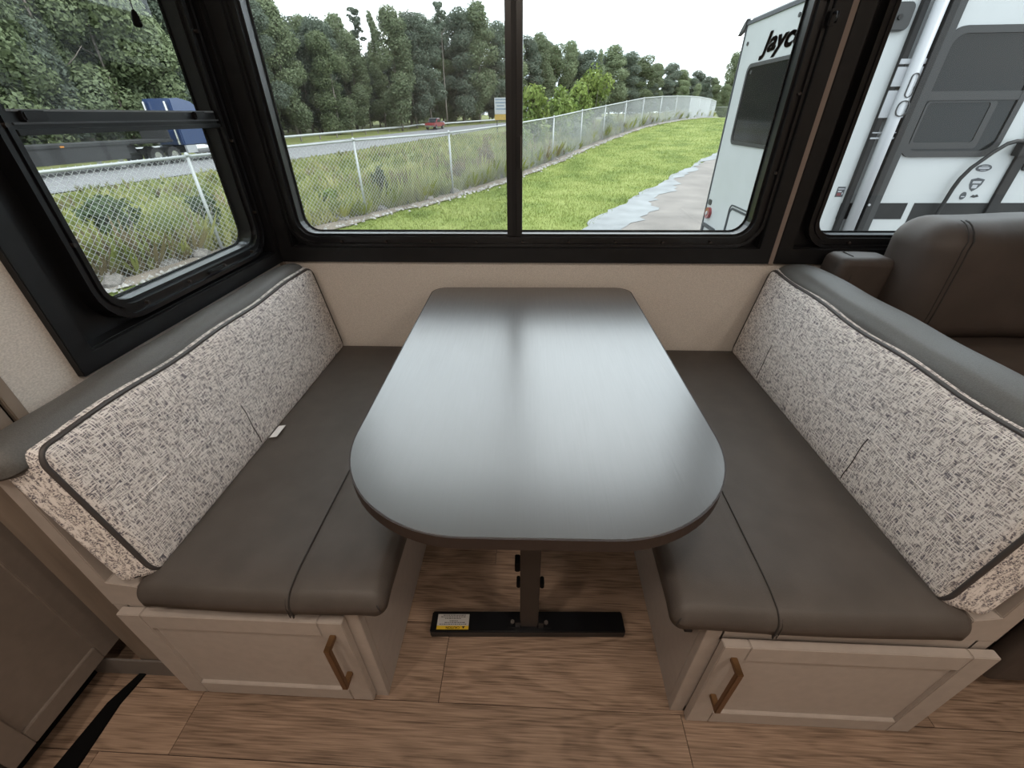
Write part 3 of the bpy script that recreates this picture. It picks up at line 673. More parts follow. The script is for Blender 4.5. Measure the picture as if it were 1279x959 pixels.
# pavement in front of the neighbouring trailer with a pale ragged concrete edge
edge = [(-1.5, 2.0), (-.4, 4.0), (.35, 5.8), (.96, 7.25), (1.55, 8.5), (2.1, 9.6), (2.95, 11.15), (3.9, 12.8), (5.05, 14.8), (6.2, 16.7), (7.6, 19.0), (10.5, 23.5), (14.0, 28.5), (19, 35), (25, 42), (30, 47)]
ex = lambda y: float(np.interp(y, [p[1] for p in edge], [p[0] for p in edge]))
yy_ = list(np.arange(-11.5, 47, .25))
wob = lambda y, s: .10*math.sin(y*2.1+s) + .06*math.sin(y*5.3+2*s) + .05*math.sin(y*11+s)
ed = lambda y: ex(y) if y > 2 else -1.5
grid_obj('driveway', [[(ed(y)+.2, y, gz(y)+.018), (45, y, gz(y)+.018)] for y in yy_], M['drive'])
grid_obj('driveway_apron', [[(ed(y)+wob(y, 0)*.7, y, gz(y)+.026), (ed(y)+.30+.095*max(0, min(12, 15-y)) + wob(y, 1.7)*1.6, y, gz(y)+.026)] for y in yy_], M['concrete'])
# bare soil and gravel along the fence foot
def along(s):
    for (a, b) in zip(FL[:-1], FL[1:]):
        L = math.dist(a, b)
        if s <= L: return (a[0]+(b[0]-a[0])*s/L, a[1]+(b[1]-a[1])*s/L, (b[1]-a[1])/L, -(b[0]-a[0])/L)
        s -= L
    return (*FL[-1], 1, 0)
FLEN = sum(math.dist(a, b) for a, b in zip(FL[:19], FL[1:20]))
grid_obj('ground_fence_soil', [[(x+nx*o, y+ny*o, gz(y)+.02+dz) for o, dz in ((-.30-.1*math.sin(s*1.7), .0), (.0, .05), (.26+.08*math.sin(s*2.3)+.06*math.sin(s*5.1), .0))] for s in np.arange(0, FLEN, .4) for (x, y, nx, ny) in [along(s)]], M['soil'])

def scatter(name, V0, F0, pts, scl, m, label, cat, lean=.25):
    """many small copies of one little shape joined into one 'stuff' mesh"""
    V0 = np.array(V0, float); n = len(pts); a = rng.uniform(0, 2*np.pi, n); c, s = np.cos(a), np.sin(a)
    P = np.array(pts, float); sc_ = np.array(scl, float)
    if sc_.ndim == 1: sc_ = np.stack([sc_]*3, 1)
    v = V0[None] * sc_[:, None, :]
    lx, ly = rng.normal(0, lean, n), rng.normal(0, lean, n)
    x = v[..., 0]*c[:, None]-v[..., 1]*s[:, None] + v[..., 2]*lx[:, None]; y = v[..., 0]*s[:, None]+v[..., 1]*c[:, None] + v[..., 2]*ly[:, None]
    vv = np.stack([x, y, v[..., 2]], -1) + P[:, None, :]
    ff = np.array(F0)[None] + (np.arange(n)*len(V0))[:, None, None]
    k_ = ff.shape[-1]
    me = bpy.data.meshes.new(name); me.vertices.add(n*len(V0)); me.vertices.foreach_set('co', vv.astype(np.float32).ravel())
    nf = n*len(F0); me.loops.add(nf*k_); me.loops.foreach_set('vertex_index', ff.astype(np.int32).ravel())
    me.polygons.add(nf); me.polygons.foreach_set('loop_start', (np.arange(nf)*k_).astype(np.int32)); me.polygons.foreach_set('loop_total', np.full(nf, k_, np.int32))
    me.update(calc_edges=True); me.validate()
    return tag(link(name, me, m), label, cat, kind='stuff')
blade = ([(-.5, 0, 0), (.5, 0, 0), (.15, .25, .6), (-.1, .5, 1)], [(0, 1, 2), (0, 2, 3)])
pts = []
while len(pts) < 70000:
    y = 3 + 37*random.random()**1.7; f_ = fx(y)+.25; e_ = ed(y)+.08
    if e_ > f_: pts.append((random.uniform(f_, min(e_, f_+14)), y, gz(y)-.005))
scatter('lawn_grass', *blade, pts, [(.014, .03, random.uniform(.035, .075)) for _ in pts], M['blade'], 'short bright green lawn grass between fence and pavement', 'grass', .5)
stone = ([(-.5,-.4,0),(.5,-.35,0),(.4,.45,0),(-.4,.4,0),(.05,.02,.6)], [(0,1,4),(1,2,4),(2,3,4),(3,0,4)])
pts = []
for _ in range(5200):
    s = FLEN*random.random()**1.5; x, y, nx, ny = along(s); o = random.gauss(.14, .13); pts.append((x+nx*o, y+ny*o, gz(y)+.03))
scatter('fence_gravel', *stone, pts, [random.uniform(.03, .075) for _ in pts], M['gravel'], 'pale loose gravel strewn along the fence foot', 'gravel', .2)
# weeds in the field outside the fence
wv_, wf_ = [], []
for k in range(9):
    a = k*2.4; r0 = .10; h_ = .55+.45*((k*7) % 5)/4; o = len(wv_)
    dx, dy = math.cos(a), math.sin(a)
    wv_ += [(dx*.02-dy*.03, dy*.02+dx*.03, 0), (dx*.02+dy*.03, dy*.02-dx*.03, 0), (dx*.22+dy*.055, dy*.22-dx*.055, h_*.65), (dx*.34, dy*.34, h_), (dx*.22-dy*.055, dy*.22+dx*.055, h_*.6)]
    wf_ += [(o, o+1, o+2), (o, o+2, o+4), (o+4, o+2, o+3)]
pts, sc_, pts2, sc2 = [], [], [], []
while len(pts) < 15000:
    y = -4 + 74*random.random()**1.6; f_ = fx(y)-.12; r_ = road_near(y)+.8
    x = f_ - (f_-r_)*random.random()**1.6
    q = (x, y, field_z(x, y)-.03); near = max(0, 1-(f_-x)/7)
    hgt = random.uniform(.16, .42) + near*random.uniform(0, .38)
    clump = math.sin(x*.9+1.3*math.sin(y*.5))*math.sin(y*.8+x*.35)
    if clump > .52: pts2.append(q); sc2.append((hgt*.9, hgt*.9, hgt*1.15))
    pts.append(q); sc_.append((hgt, hgt, hgt*(1.15 if clump > 0 else .85)))
scatter('field_weeds', wv_, wf_, pts, sc_, M['weed'], 'yellow-green weeds filling the field between fence and highway', 'weeds', .25)
scatter('dry_weeds', wv_, wf_, pts2, sc2, M['weed_dry'], 'brownish dry weed stalks mixed into the field', 'weeds', .2)

# ------------------------------------------------------------------ chain link fence
fn_ = thing('chain_link_fence', (FL[3][0], FL[3][1], gz(FL[3][1])), 'galvanised chain link fence with round top rail along the lawn edge', 'fence')
FH = 1.5
for i, (x, y) in enumerate(FL):
    build('post', MB().tube([(x, y, gz(y)-.1), (x, y, gz(y)+FH+.01)], .025, 8), M['galv'], fn_, smooth=True)
    if y < 45: build('post_cap', MB().tube([(x, y, gz(y)+FH+.0), (x, y, gz(y)+FH+.03), (x, y, gz(y)+FH+.055)], [.036, .034, .012], 8), M['galv'], fn_, smooth=True)
for (a, b) in zip(FL[:-1], FL[1:]):
    A = Vector((a[0], a[1], gz(a[1]))); B = Vector((b[0], b[1], gz(b[1]))); L = (Vector(b)-Vector(a)).length
    up = Vector((0, 0, 1))
    build('top_rail', MB().tube([A+up*FH, B+up*FH], .020, 8), M['galv'], fn_, smooth=True)
    mb = MB(); p = .085 if a[1] < 45 else .3; rr = .0024 + .00010*max(0, a[1]) if a[1] < 45 else .007
    Pt = lambda s, z: A + (B-A)*(s/L) + up*z
    nrm = (B-A).cross(up).normalized()
    for dr in (1, -1):
        s = -FH-.05
        while s < L:
            s0, s1, z0, z1 = s, s+FH+.03, .02, FH+.03
            if s0 < 0: z0 += -s0; s0 = 0
            if s1 > L: z1 -= s1-L; s1 = L
            if s1 - s0 > .02:
                if dr > 0: P, Q = Pt(s0, z0), Pt(s1, z1)
                else: P, Q = Pt(L-s0, z0), Pt(L-s1, z1)
                P = P + nrm*rr*dr; Q = Q + nrm*rr*dr; t = (Q-P).normalized(); e1 = t.cross(nrm).normalized()
                o = [e1*rr, -e1*rr*.5+nrm*rr*.87, -e1*rr*.5-nrm*rr*.87]
                mb.add([P+q for q in o]+[Q+q for q in o], [(0,1,4,3),(1,2,5,4),(2,0,3,5)])
            s += p
    w_ = build('wire_mesh', mb, M['wire'], fn_); w_['kind'] = 'stuff'

# ------------------------------------------------------------------ rocks along the fence
ang = [(.5, .3, .5), (-.4, .5, .4), (-.5, -.3, .55), (.4, -.5, .35), (.2, .1, .85), (-.15, .1, .8), (.6, -.1, .15), (0, .62, .12), (-.62, .05, .15), (.05, -.6, .12), (.45, .42, .0), (-.45, .42, 0), (-.45, -.42, 0), (.45, -.42, 0)]
bm = bmesh.new(); [bm.verts.new(a) for a in ang]; bmesh.ops.convex_hull(bm, input=bm.verts); rock_me = bpy.data.meshes.new('rock'); bm.to_mesh(rock_me); bm.free(); rock_me.materials.append(M['rock'])
ords = 'first second third fourth fifth sixth seventh eighth ninth tenth eleventh twelfth thirteenth fourteenth'.split()
for i, (s, o, sz) in enumerate([(7.4, -.12, .34), (8.3, -.15, .28), (8.85, -.1, .3), (9.4, -.22, .2), (10.3, -.16, .24), (11.7, -.12, .26), (12.9, -.2, .22), (14.4, -.15, .28), (15.6, -.18, .24), (16.2, -.14, .2), (18.2, -.15, .2), (20.3, -.12, .22), (22.4, .0, .2), (24.0, -.1, .22)]):
    x, y, nx, ny = along(s); o_ = link('rock', rock_me, loc=(x+nx*o, y+ny*o, gz(y)+.02)); o_.scale = (sz*1.25, sz, sz*.75); o_.rotation_euler.z = i*1.3
    tag(o_, ords[i] + ' grey fieldstone from the left along the foot of the fence', 'rock', 'rocks along the fence')

# ------------------------------------------------------------------ trees and bushes
def crown_mesh(name, h, blobs, nleaf, size, seed):
    g = np.random.default_rng(seed); w = np.array([b[3]*b[4] for b in blobs]); w = w/w.sum()
    ix = g.choice(len(blobs), nleaf, p=w); B = np.array(blobs)[ix]
    d = g.normal(size=(nleaf, 3)); d /= np.linalg.norm(d, axis=1)[:, None]; r = g.uniform(.35, 1.0, nleaf)**.45 * g.uniform(.88, 1.12, nleaf)
    c = B[:, :3] + d*np.stack([B[:, 3], B[:, 3], B[:, 4]], 1)*r[:, None]
    n_ = d + g.normal(0, .55, (nleaf, 3)); n_ /= np.linalg.norm(n_, axis=1)[:, None]
    u = np.cross(n_, g.normal(size=(nleaf, 3))); u /= np.linalg.norm(u, axis=1)[:, None]; v = np.cross(n_, u)
    s = (size*g.uniform(.6, 1.3, nleaf))[:, None]
    q = np.stack([c-u*s, c-v*s*.55, c+u*s, c+v*s*.55], 1)
    me = bpy.data.meshes.new(name); me.vertices.add(nleaf*4); me.vertices.foreach_set('co', q.astype(np.float32).ravel())
    me.loops.add(nleaf*4); me.loops.foreach_set('vertex_index', np.arange(nleaf*4, dtype=np.int32)); me.polygons.add(nleaf)
    me.polygons.foreach_set('loop_start', (np.arange(nleaf)*4).astype(np.int32)); me.polygons.foreach_set('loop_total', np.full(nleaf, 4, np.int32)); me.update(calc_edges=True)
    return me
def trunk_mesh(name, h, r, lean=.3, branches=6, b0=.35):
    mb = MB(); mb.tube([(lean*math.sin(t*3)*.3, lean*t*.3, h*t*.93) for t in np.linspace(0, 1, 7)], [r*(1-.85*t) for t in np.linspace(0, 1, 7)], 7)
    for i in range(branches):
        t = b0 + (.85-b0)*i/branches; a = i*2.4; z = h*t; L = h*.13*(1.2-t)
        mb.tube([(0, lean*t*.3, z), (math.cos(a)*L*.6, math.sin(a)*L*.6, z+L*.5), (math.cos(a)*L, math.sin(a)*L, z+L*.95)], [r*.35, r*.22, r*.08], 5)
    return mesh(name, mb.v, mb.f, True)
def blobs_for(kind, seed):
    g = random.Random(seed); b = []
    if kind == 0:      # broad, leafy from the ground up (height 1)
        for i in range(22):
            t = i/21; rr = .17*(1-.75*abs(t-.35)**1.2); a = g.uniform(0, 6.28); b.append((math.cos(a)*rr*.65, math.sin(a)*rr*.65, .10+.82*t, g.uniform(.085, .13), g.uniform(.07, .11)))
    elif kind == 1:    # tall oval
        for i in range(22):
            t = i/21; rr = .13*math.sin(math.pi*min(1, .18+.8*t)); a = g.uniform(0, 6.28); b.append((math.cos(a)*rr*.7, math.sin(a)*rr*.7, .16+.78*t, g.uniform(.075, .115), g.uniform(.065, .10)))
    elif kind == 2:    # dark pine-like mass
        for i in range(24):
            t = i/23; rr = .15*(1-.7*t); a = g.uniform(0, 6.28); b.append((math.cos(a)*rr*.8, math.sin(a)*rr*.8, .14+.8*t, g.uniform(.07, .11), g.uniform(.055, .085)))
    elif kind == 3:    # narrow spire
        for i in range(20):
            t = i/19; rr = .09*(1-.9*t); a = g.uniform(0, 6.28); b.append((math.cos(a)*rr, math.sin(a)*rr, .08+.87*t, .075*(1-.75*t)+.012, .07))
    else:              # bare trunk with an open tuft on top
        for i in range(18):
            a = g.uniform(0, 6.28); rr = g.uniform(.01, .10)*(1.1-.6*i/17); b.append((math.cos(a)*rr, math.sin(a)*rr, .70+.27*i/17, g.uniform(.025, .042), g.uniform(.012, .024)))
    return b
TM = []
for k_ in range(5):
    vs_ = []
    for q in range(2):
        cm = crown_mesh('crown', 1, blobs_for(k_, 10*k_+q), (24000, 22000, 24000, 13000, 2600)[k_], (.0100, .0095, .0090, .0088, .0085)[k_], k_*7+q)
        cm.materials.append([M['tree_a'], M['tree_b'], M['tree_c'], M['tree_b'], M['tree_c']][k_])
        tm = trunk_mesh('trunk', 1, .0105 if k_ != 4 else .009, .06, 8 if k_ < 4 else 6, .3 if k_ < 4 else .72); tm.materials.append(M['bark'])
        vs_.append((cm, tm))
    TM.append(vs_)
TREES = [(-39.1,26.4,-1.4,13.7,0),(-39.1,29.7,-1.4,14.7,1),(-38.9,33.0,-1.4,15.4,0),(-38.9,36.0,-1.4,15.4,2),(-37.9,38.4,-1.4,16.0,1),(-37.2,41.7,-1.4,16.0,0),(-37.0,45.8,-1.4,16.5,1),(-36.6,49.8,-1.4,15.9,2),(-36.8,55.7,-1.4,15.3,0),(-49.6,35.8,-1.4,17.3,2),(-47.4,38.5,-1.4,18.0,1),(-46.9,42.1,-1.4,18.1,2),(-46.3,45.5,-1.4,18.5,0),(-45.7,48.9,-1.4,18.9,1),(-44.3,52.7,-1.4,19.3,2),(-42.9,56.3,-1.4,17.6,0),(-42.4,61.6,-1.4,17.4,2),(-39.7,65.7,-1.4,16.8,0),(-39.9,72.4,-1.4,17.3,1),(-38.7,77.5,-1.4,17.5,3),(-37.2,82.7,-1.4,15.3,1),(-36.1,87.5,-1.4,15.3,2),(-32.1,93.2,-1.4,17.9,4),(-28.8,92.2,-1.4,16.8,3),(-24.2,87.3,-1.4,16.8,1),(-23.5,95.7,-1.4,17.0,2),(-21.3,100.3,-1.4,17.2,2),(-18.6,102.9,-1.4,19.6,4),(-15.9,108.5,-1.4,18.7,2),(-12.4,110.2,-1.4,20.0,1),(-8.8,115.2,-1.2,17.5,2),(-5.6,122.4,-1.0,18.6,1),(-48.3,83.8,-1.4,17.5,2),(-46.7,89.2,-1.4,17.5,0),(-44.5,94.7,-1.4,16.4,2),(-39.6,103.3,-1.4,17.9,1),(-27.9,110.1,-1.4,18.6,3),(-21.5,114.6,-1.4,18.6,2),(-15.2,119.6,-1.4,19.9,0),(-1.5,124.5,.2,16.0,2),(1.1,130.5,.4,17.3,1),(5.3,134.4,.6,15.6,0),(9.1,138.2,.7,16.5,1),(14.0,141.9,.8,14.9,2),(18.5,149.4,.9,15.6,3),(23.2,156.8,.9,17.2,1),(29.2,164.9,.9,16.3,2),(35.4,172.9,.9,16.2,0),(42.3,182.6,.9,14.8,1),(50.0,192.0,.9,15.5,2),(57.2,199.4,.9,14.1,0),(64.8,206.5,.9,14.0,2),(73.3,213.3,.9,12.2,1),(82.1,219.7,.9,12.0,2),(90.0,222.0,.9,12.6,0),(23.5,80.5,.5,4.4,0),(26.5,83.0,.5,4.7,1),(31.5,84.0,.5,4.6,0),(33.5,88.0,.5,9.0,1),(30.0,90.0,.5,6.0,2),
         (-33.5,60.5,-1.4,14.0,2),(-35.0,69.0,-1.4,15.0,1),(-31.0,75.0,-1.4,12.5,0),(-26.0,101.0,-1.4,15.5,2),(-30.5,84.0,-1.4,13.5,1),(-34.2,79.0,-1.4,14.5,2),(11.5,146.0,.8,15.0,2),(21.0,160.0,.8,15.0,2),(32.0,176.0,.8,15.5,1),(46.0,196.0,.8,15.0,2),(3.0,140.0,.6,16.5,2)]
_g = random.Random(5)
TREES += [(-21.5, 109, -1.4, 9.5, 0), (-18.2, 112, -1.3, 9.0, 2), (-14.6, 114, -1.2, 9.5, 0), (-11.0, 118, -1.0, 9.0, 2), (-8.0, 124, -.8, 9.5, 0), (-4.5, 128, -.5, 9.0, 2)]
for yb in np.arange(30, 128, 4.5):       # a second and third row that closes the woods
    for off in (24, 31):
        TREES.append((road_near(min(yb, 95))-off-_g.uniform(0, 3) + (max(0, yb-95)*.75), yb+_g.uniform(-1, 1), -1.4, _g.uniform(10.5, 13.5), _g.choice((0, 2, 2, 1))))
for xb in np.arange(0, 96, 6.5):
    TREES.append((xb+2, 142+xb*.92+_g.uniform(-2, 2), .8, _g.uniform(9.5, 12.0)*(1-.12*xb/96), _g.choice((0, 2, 2, 1))))
glab = ['full leafy green tree in the dense woods beyond the highway', 'tall pale green tree in the dense woods beyond the highway', 'dark conifer-like tree in the dense woods beyond the highway', 'narrow pointed pale tree in the woods beyond the highway', '']
for i, (x, y, z, h, k_) in enumerate(TREES):
    cm, tm = TM[k_][i % 2]; h = h*1.04
    far = i in range(55, 60); wdt = (1.15 if k_ < 3 else 1.0)*(1.35 if (x > 10 and not far) else 1.0)
    lab, grp = glab[k_], 'trees beyond the highway'
    if k_ == 4: lab, grp = ('tall pine with a long bare trunk, standing above the pickup truck' if x > -20 else 'open-topped pine rising above the woods left of the centre'), None
    if far: lab, grp = {55: 'low round tree at the far end of the fence', 56: 'low oval tree behind the far fence corner', 57: 'low bushy tree next to the white trailer', 58: 'taller tree peeking out at the edge of the white trailer', 59: 'small dark tree behind the far fence corner'}[i], None
    t = thing('roadside_tree' if far else 'woodland_tree', (x, y, (field_z(x, y) if not far else .5)-.15), lab, 'tree', grp, rz=i*1.1)
    for nm, me in (('crown', cm), ('trunk', tm)):
        o = link(nm, me, parent=t); o.scale = (h*wdt, h*wdt, h)
    if grp:
        zone = 'seen in the left window' if x < -35.9-.0*y and y < 62 else ('left of the mullion' if x/y < -.13 else ('just left of the mullion' if x/y < -.02 else ('right of the mullion' if x/y < .17 else 'far right near the trailer')))
        t['label'] = glab[k_] + ', ' + zone
    if i in (23, 24): t['label'] = {23: 'slim pale tree with light trunks left of the pickup truck', 24: 'broad pale green tree beside the pickup truck, taller than its neighbours'}[i]; del t['group']

def bush(name, x, y, h, w, m, label, seed, n=900, size=.07, group=None, stems=True):
    g = random.Random(seed); bl = []
    for i in range(10):
        a = g.uniform(0, 6.28); rr = g.uniform(0, .6)*w; t = g.uniform(.25, .85)
        bl.append((math.cos(a)*rr, math.sin(a)*rr, h*t, w*g.uniform(.28, .45), h*g.uniform(.15, .25)))
    z = field_z(x, y)
    b = thing(name, (x, y, z), label, 'bush', group)
    o = link('foliage', crown_mesh('foliage', 1, bl, n, size, seed), m, b)
    mb = MB()
    for i in range(5):
        a = i*1.26; mb.tube([(0, 0, -.05), (math.cos(a)*w*.2, math.sin(a)*w*.2, h*.35), (math.cos(a)*w*.45, math.sin(a)*w*.45, h*.75)], [.02, .015, .006], 5)
    link('stem', mesh('stem', mb.v, mb.f), M['bark'], b)
    return b
bush('sumac_bush', -.15, 20.4, 2.55, .95, M['bush'], 'bright green sumac bush right of the window mullion', 1, 1300, .11)
bush('sumac_bush', .95, 21.6, 2.55, 1.05, M['bush'], 'bright green sumac bush, second from the mullion beyond the fence', 2, 1300, .11)
bush('sumac_bush', 2.0, 23.4, 2.55, 1.0, M['bush'], 'bright green sumac bush, third from the mullion beyond the fence', 3, 1300, .11)
bush('sumac_bush', 3.05, 24.9, 3.1, 1.1, M['bush'], 'tallest bright green sumac bush at the right end of its row', 4, 1500, .11)
bush('field_shrub', -3.75, 9.75, .85, .26, M['bush_dk'], 'dark conical shrub behind the middle of the fence', 5, 700, .05)
bush('field_shrub', -6.9, 5.55, 1.0, .55, M['bush_dk'], 'large dark round shrub behind the fence in the left window', 6, 900, .06)
bush('field_shrub', -6.15, 6.6, .85, .35, M['bush_dk'], 'smaller dark shrub beside the fence post in the left window', 7, 700, .05)
bush('field_shrub', -5.0, 7.75, .36, .2, M['bush_dk'], 'small dark shrub at the lower left corner of the centre window', 8, 500, .04)
bush('field_shrub', -2.3, 12.2, .7, .5, M['weed_dry'], 'brownish shrub behind the fence left of the mullion', 9, 700, .05)
bush('field_shrub', -1.6, 14.3, 1.1, .5, M['weed_dry'], 'tall brown stalky shrub just left of the mullion', 10, 800, .06)
bush('field_shrub', -7.1, 4.3, .6, .35, M['bush_dk'], 'low dark shrub at the lower left of the left window', 11, 600, .05)
bush('field_shrub', -4.85, 8.9, .5, .3, M['bush'], 'yellow-green leafy shrub low behind the fence at left', 12, 600, .05)
bush('field_shrub', -.5, 17.5, 1.15, .55, M['bush'], 'yellow-green shrub behind the fence just right of the mullion', 13, 700, .06)
bush('field_shrub', .75, 19.6, .9, .6, M['weed'], 'olive shrub behind the fence below the sumacs', 14, 700, .06)
bush('field_shrub', 2.0, 22.0, 1.0, .7, M['tree_b'], 'grey-green shrub behind the fence below the tallest sumac', 15, 800, .06)
bush('field_shrub', 3.9, 25.4, 1.0, .7, M['tree_b'], 'grey-green shrub behind the rising part of the fence', 16, 800, .06)

# ------------------------------------------------------------------ guardrail beyond the highway
gr = thing('guardrail', (road_near(60)-15, 60, road_z(60)), 'long steel guardrail on posts beyond the highway', 'guardrail')
gy = list(np.arange(14, 134, 4.0))
gp = [Vector((road_near(y)-15 if y < 95 else road_near(y)-13, y, road_z(y))) for y in gy]
rail = MB(); rail.tube([p+Vector((0, 0, .62)) for p in gp], .15, 6)
build('beam', rail, M['galv'], gr)
for p in gp: build('post', MB().box(p.x-.07, p.x+.07, p.y-.07, p.y+.07, p.z-.1, p.z+.55), M['bark'], gr)

# ------------------------------------------------------------------ vehicles on the highway
M['blue'] = mat('truck_blue', (.022, .042, .11), .3, coat=.5)
M['red'] = mat('pickup_red', (.19, .022, .025), .3, coat=.5)
M['white_paint'] = mat('white_paint', (.32, .33, .34), .35)
M['dark_glass'] = mat('dark_vehicle_glass', (.02, .024, .03), .08, spec=.8)
M['tyre'] = mat('tyre', (.012, .012, .012), .8)
M['chrome'] = mat('chrome', (.5, .5, .5), .2, metal=.9)
M['chassis'] = mat('chassis_black', (.012, .012, .013), .55)
M['amber'] = mat('lamp_amber', (.45, .17, .02), .4)
def lb(name, mb, m, p, **k): return lbuild(name, mb, m, p, **k)
def wheel(p, x, y, r, w=.3):
    t = lb('wheel', MB().cyl((x, y, r), (0, 1, 0), r, w, 20), M['tyre'], p)
    sy = 1 if y > 0 else -1
    o = link('hub', mesh('hub', *(lambda q: (q.v, q.f))(MB().cyl((x, y+sy*(w/2+.01), r), (0, 1, 0), r*.5, .03, 14))), M['chrome'], t)
hd = math.atan2(.985, .172)
tx, ty = -26.15, 34.4
tk = thing('semi_truck', (tx, ty, road_z(ty)+.06), 'blue semi truck cab with raised roof fairing on the highway', 'truck', rz=hd)
prof = [(1.7, 1.05), (1.7, 1.95), (1.25, 2.75), (.6, 3.15), (-.2, 3.72), (-1.1, 3.92), (-1.9, 3.86), (-1.95, 1.05)]
lb('cab', MB().prism(prof, lambda a, b, d: (a, d, b), -1.18, 1.18), M['blue'], tk, bevel=.06)
lb('hood', MB().prism([(1.7, 1.0), (3.35, .95), (3.45, 1.5), (3.2, 1.72), (1.7, 1.95)], lambda a, b, d: (a, d, b), -.95, .95), M['blue'], tk, bevel=.06)
lb('windscreen', MB().prism([(1.72, 1.98), (1.29, 2.74), (1.24, 2.70), (1.67, 1.96)], lambda a, b, d: (a, d, b), -1.0, 1.0), M['dark_glass'], tk)
for sy in (-1, 1):
    lb('side_window', MB().prism([(1.35, 1.95), (1.15, 2.6), (.35, 2.6), (.35, 1.95)], lambda a, b, d: (a, d, b), *sorted((sy*1.16, sy*1.195))), M['dark_glass'], tk)
    lb('sleeper_window', MB().box(-1.3, -.7, *sorted((sy*1.16, sy*1.195)), 2.3, 2.8), M['dark_glass'], tk)
    lb('side_skirt', MB().box(-1.9, 1.6, *sorted((sy*1.0, sy*1.2)), .55, 1.04), M['white_paint'], tk, bevel=.02)
    lb('fuel_tank', MB().cyl((-.3, sy*1.0, .78), (1, 0, 0), .33, 1.5, 16), M['chrome'], tk, smooth=True)
    lb('fender', MB().box(1.9, 2.95, *sorted((sy*.75, sy*1.15)), 1.02, 1.2), M['blue'], tk, bevel=.05)
    lb('mirror', MB().box(1.45, 1.6, *sorted((sy*1.25, sy*1.45)), 1.9, 2.6), M['chassis'], tk)
    lb('exhaust_stack', MB().cyl((-2.1, sy*.9, 2.4), (0, 0, 1), .08, 2.6, 10), M['chrome'], tk)
lb('chassis', MB().box(-4.9, 3.2, -.45, .45, .65, .95), M['chassis'], tk)
lb('bumper', MB().box(3.3, 3.55, -1.15, 1.15, .35, .85), M['chrome'], tk, bevel=.04)
for wx in (2.4, -3.0, -4.3):
    for sy in (-1, 1): wheel(tk, wx, sy*.98, .52)
tl = thing('flatbed_trailer', (tx, ty, road_z(ty)+.06), 'long black flatbed trailer coupled behind the blue truck', 'trailer', rz=hd)
lb('deck', MB().box(-16.8, -2.9, -1.25, 1.25, 1.30, 1.50), M['chassis'], tl, bevel=.02)
lb('rub_rail', MB().box(-16.8, -2.9, -1.31, -1.26, 1.36, 1.46), M['chassis'], tl)
lb('headboard', MB().box(-3.0, -2.9, -1.2, 1.2, 1.5, 2.1), M['chassis'], tl)
lb('main_beam', MB().box(-16.5, -5.2, -.55, .55, .80, 1.30), M['chassis'], tl)
lb('side_curtain', MB().box(-16.0, -6.3, -1.24, -1.15, .55, 1.30), M['chassis'], tl)
for sy in (-1, 1):
    lb('landing_leg', MB().box(-6.9, -6.7, *sorted((sy*.85, sy*1.0)), .08, 1.3), M['chrome'], tl)
    for wx in (-15.2, -13.9): wheel(tl, wx, sy*.98, .5)
lb('marker_lamp', MB().box(-10.1, -9.9, -1.33, -1.30, 1.36, 1.44), M['amber'], tl)

px_, py_ = -18.9, 91.0
pk = thing('pickup_truck', (px_, py_, road_z(py_)+.06), 'red pickup truck with pale roof and white tail on the highway', 'truck', rz=hd+math.pi)
lb('body', MB().prism([(-2.7, .5), (-2.7, 1.12), (-.2, 1.14), (1.1, 1.12), (2.5, 1.02), (2.72, .8), (2.72, .45)], lambda a, b, d: (a, d, b), -.95, .95), M['red'], pk, bevel=.06)
lb('cab', MB().prism([(-1.05, 1.10), (-.75, 1.72), (.65, 1.74), (1.45, 1.10)], lambda a, b, d: (a, d, b), -.84, .84), M['red'], pk, bevel=.05)
lb('roof', MB().box(-.78, .62, -.78, .78, 1.74, 1.83), M['white_paint'], pk, bevel=.03)
lb('windscreen', MB().prism([(1.40, 1.16), (.70, 1.72), (.76, 1.74), (1.48, 1.16)], lambda a, b, d: (a, d, b), -.74, .74), M['dark_glass'], pk)
for sy in (-1, 1):
    lb('side_window', MB().prism([(-.85, 1.18), (-.62, 1.64), (.58, 1.66), (1.15, 1.18)], lambda a, b, d: (a, d, b), *sorted((sy*.83, sy*.855))), M['dark_glass'], pk)
lb('tailgate', MB().box(-2.85, -2.2, -.94, .94, .7, 1.30), M['white_paint'], pk, bevel=.05)
lb('bumper', MB().box(2.70, 2.85, -.92, .92, .42, .68), M['chrome'], pk, bevel=.03)
for wx in (1.75, -1.75):
    for sy in (-1, 1): wheel(pk, wx, sy*.84, .40, .26)

sg_ = thing('roadside_sign', (-5.2, 78.4, field_z(-5.2, 78.4)), 'tall white roadside sign with yellow lower panel left of the mullion', 'sign')
for xx in (-6.1, -4.3): build('post', MB().box(xx-.06, xx+.06, 78.4, 78.52, field_z(-5.2, 78.4)-.1, 3.4), M['chassis'], sg_)
build('panel', MB().box(-6.45, -3.95, 78.28, 78.38, 1.35, 3.55), M['white_paint'], sg_, bevel=.02)
build('lower_panel', MB().box(-6.45, -3.95, 78.27, 78.38, .55, 1.33), mat('sign_yellow', (.33, .22, .05), .6), sg_, bevel=.02)
for i, (a, b) in enumerate([(-6.3, -4.6), (-6.3, -4.1), (-6.1, -4.9), (-6.2, -4.3)]):
    build('print_line', MB().box(a, b, 78.262, 78.278, 3.25-.42*i, 3.38-.42*i), mat('sign_print', (.10, .15, .22), .6), sg_)

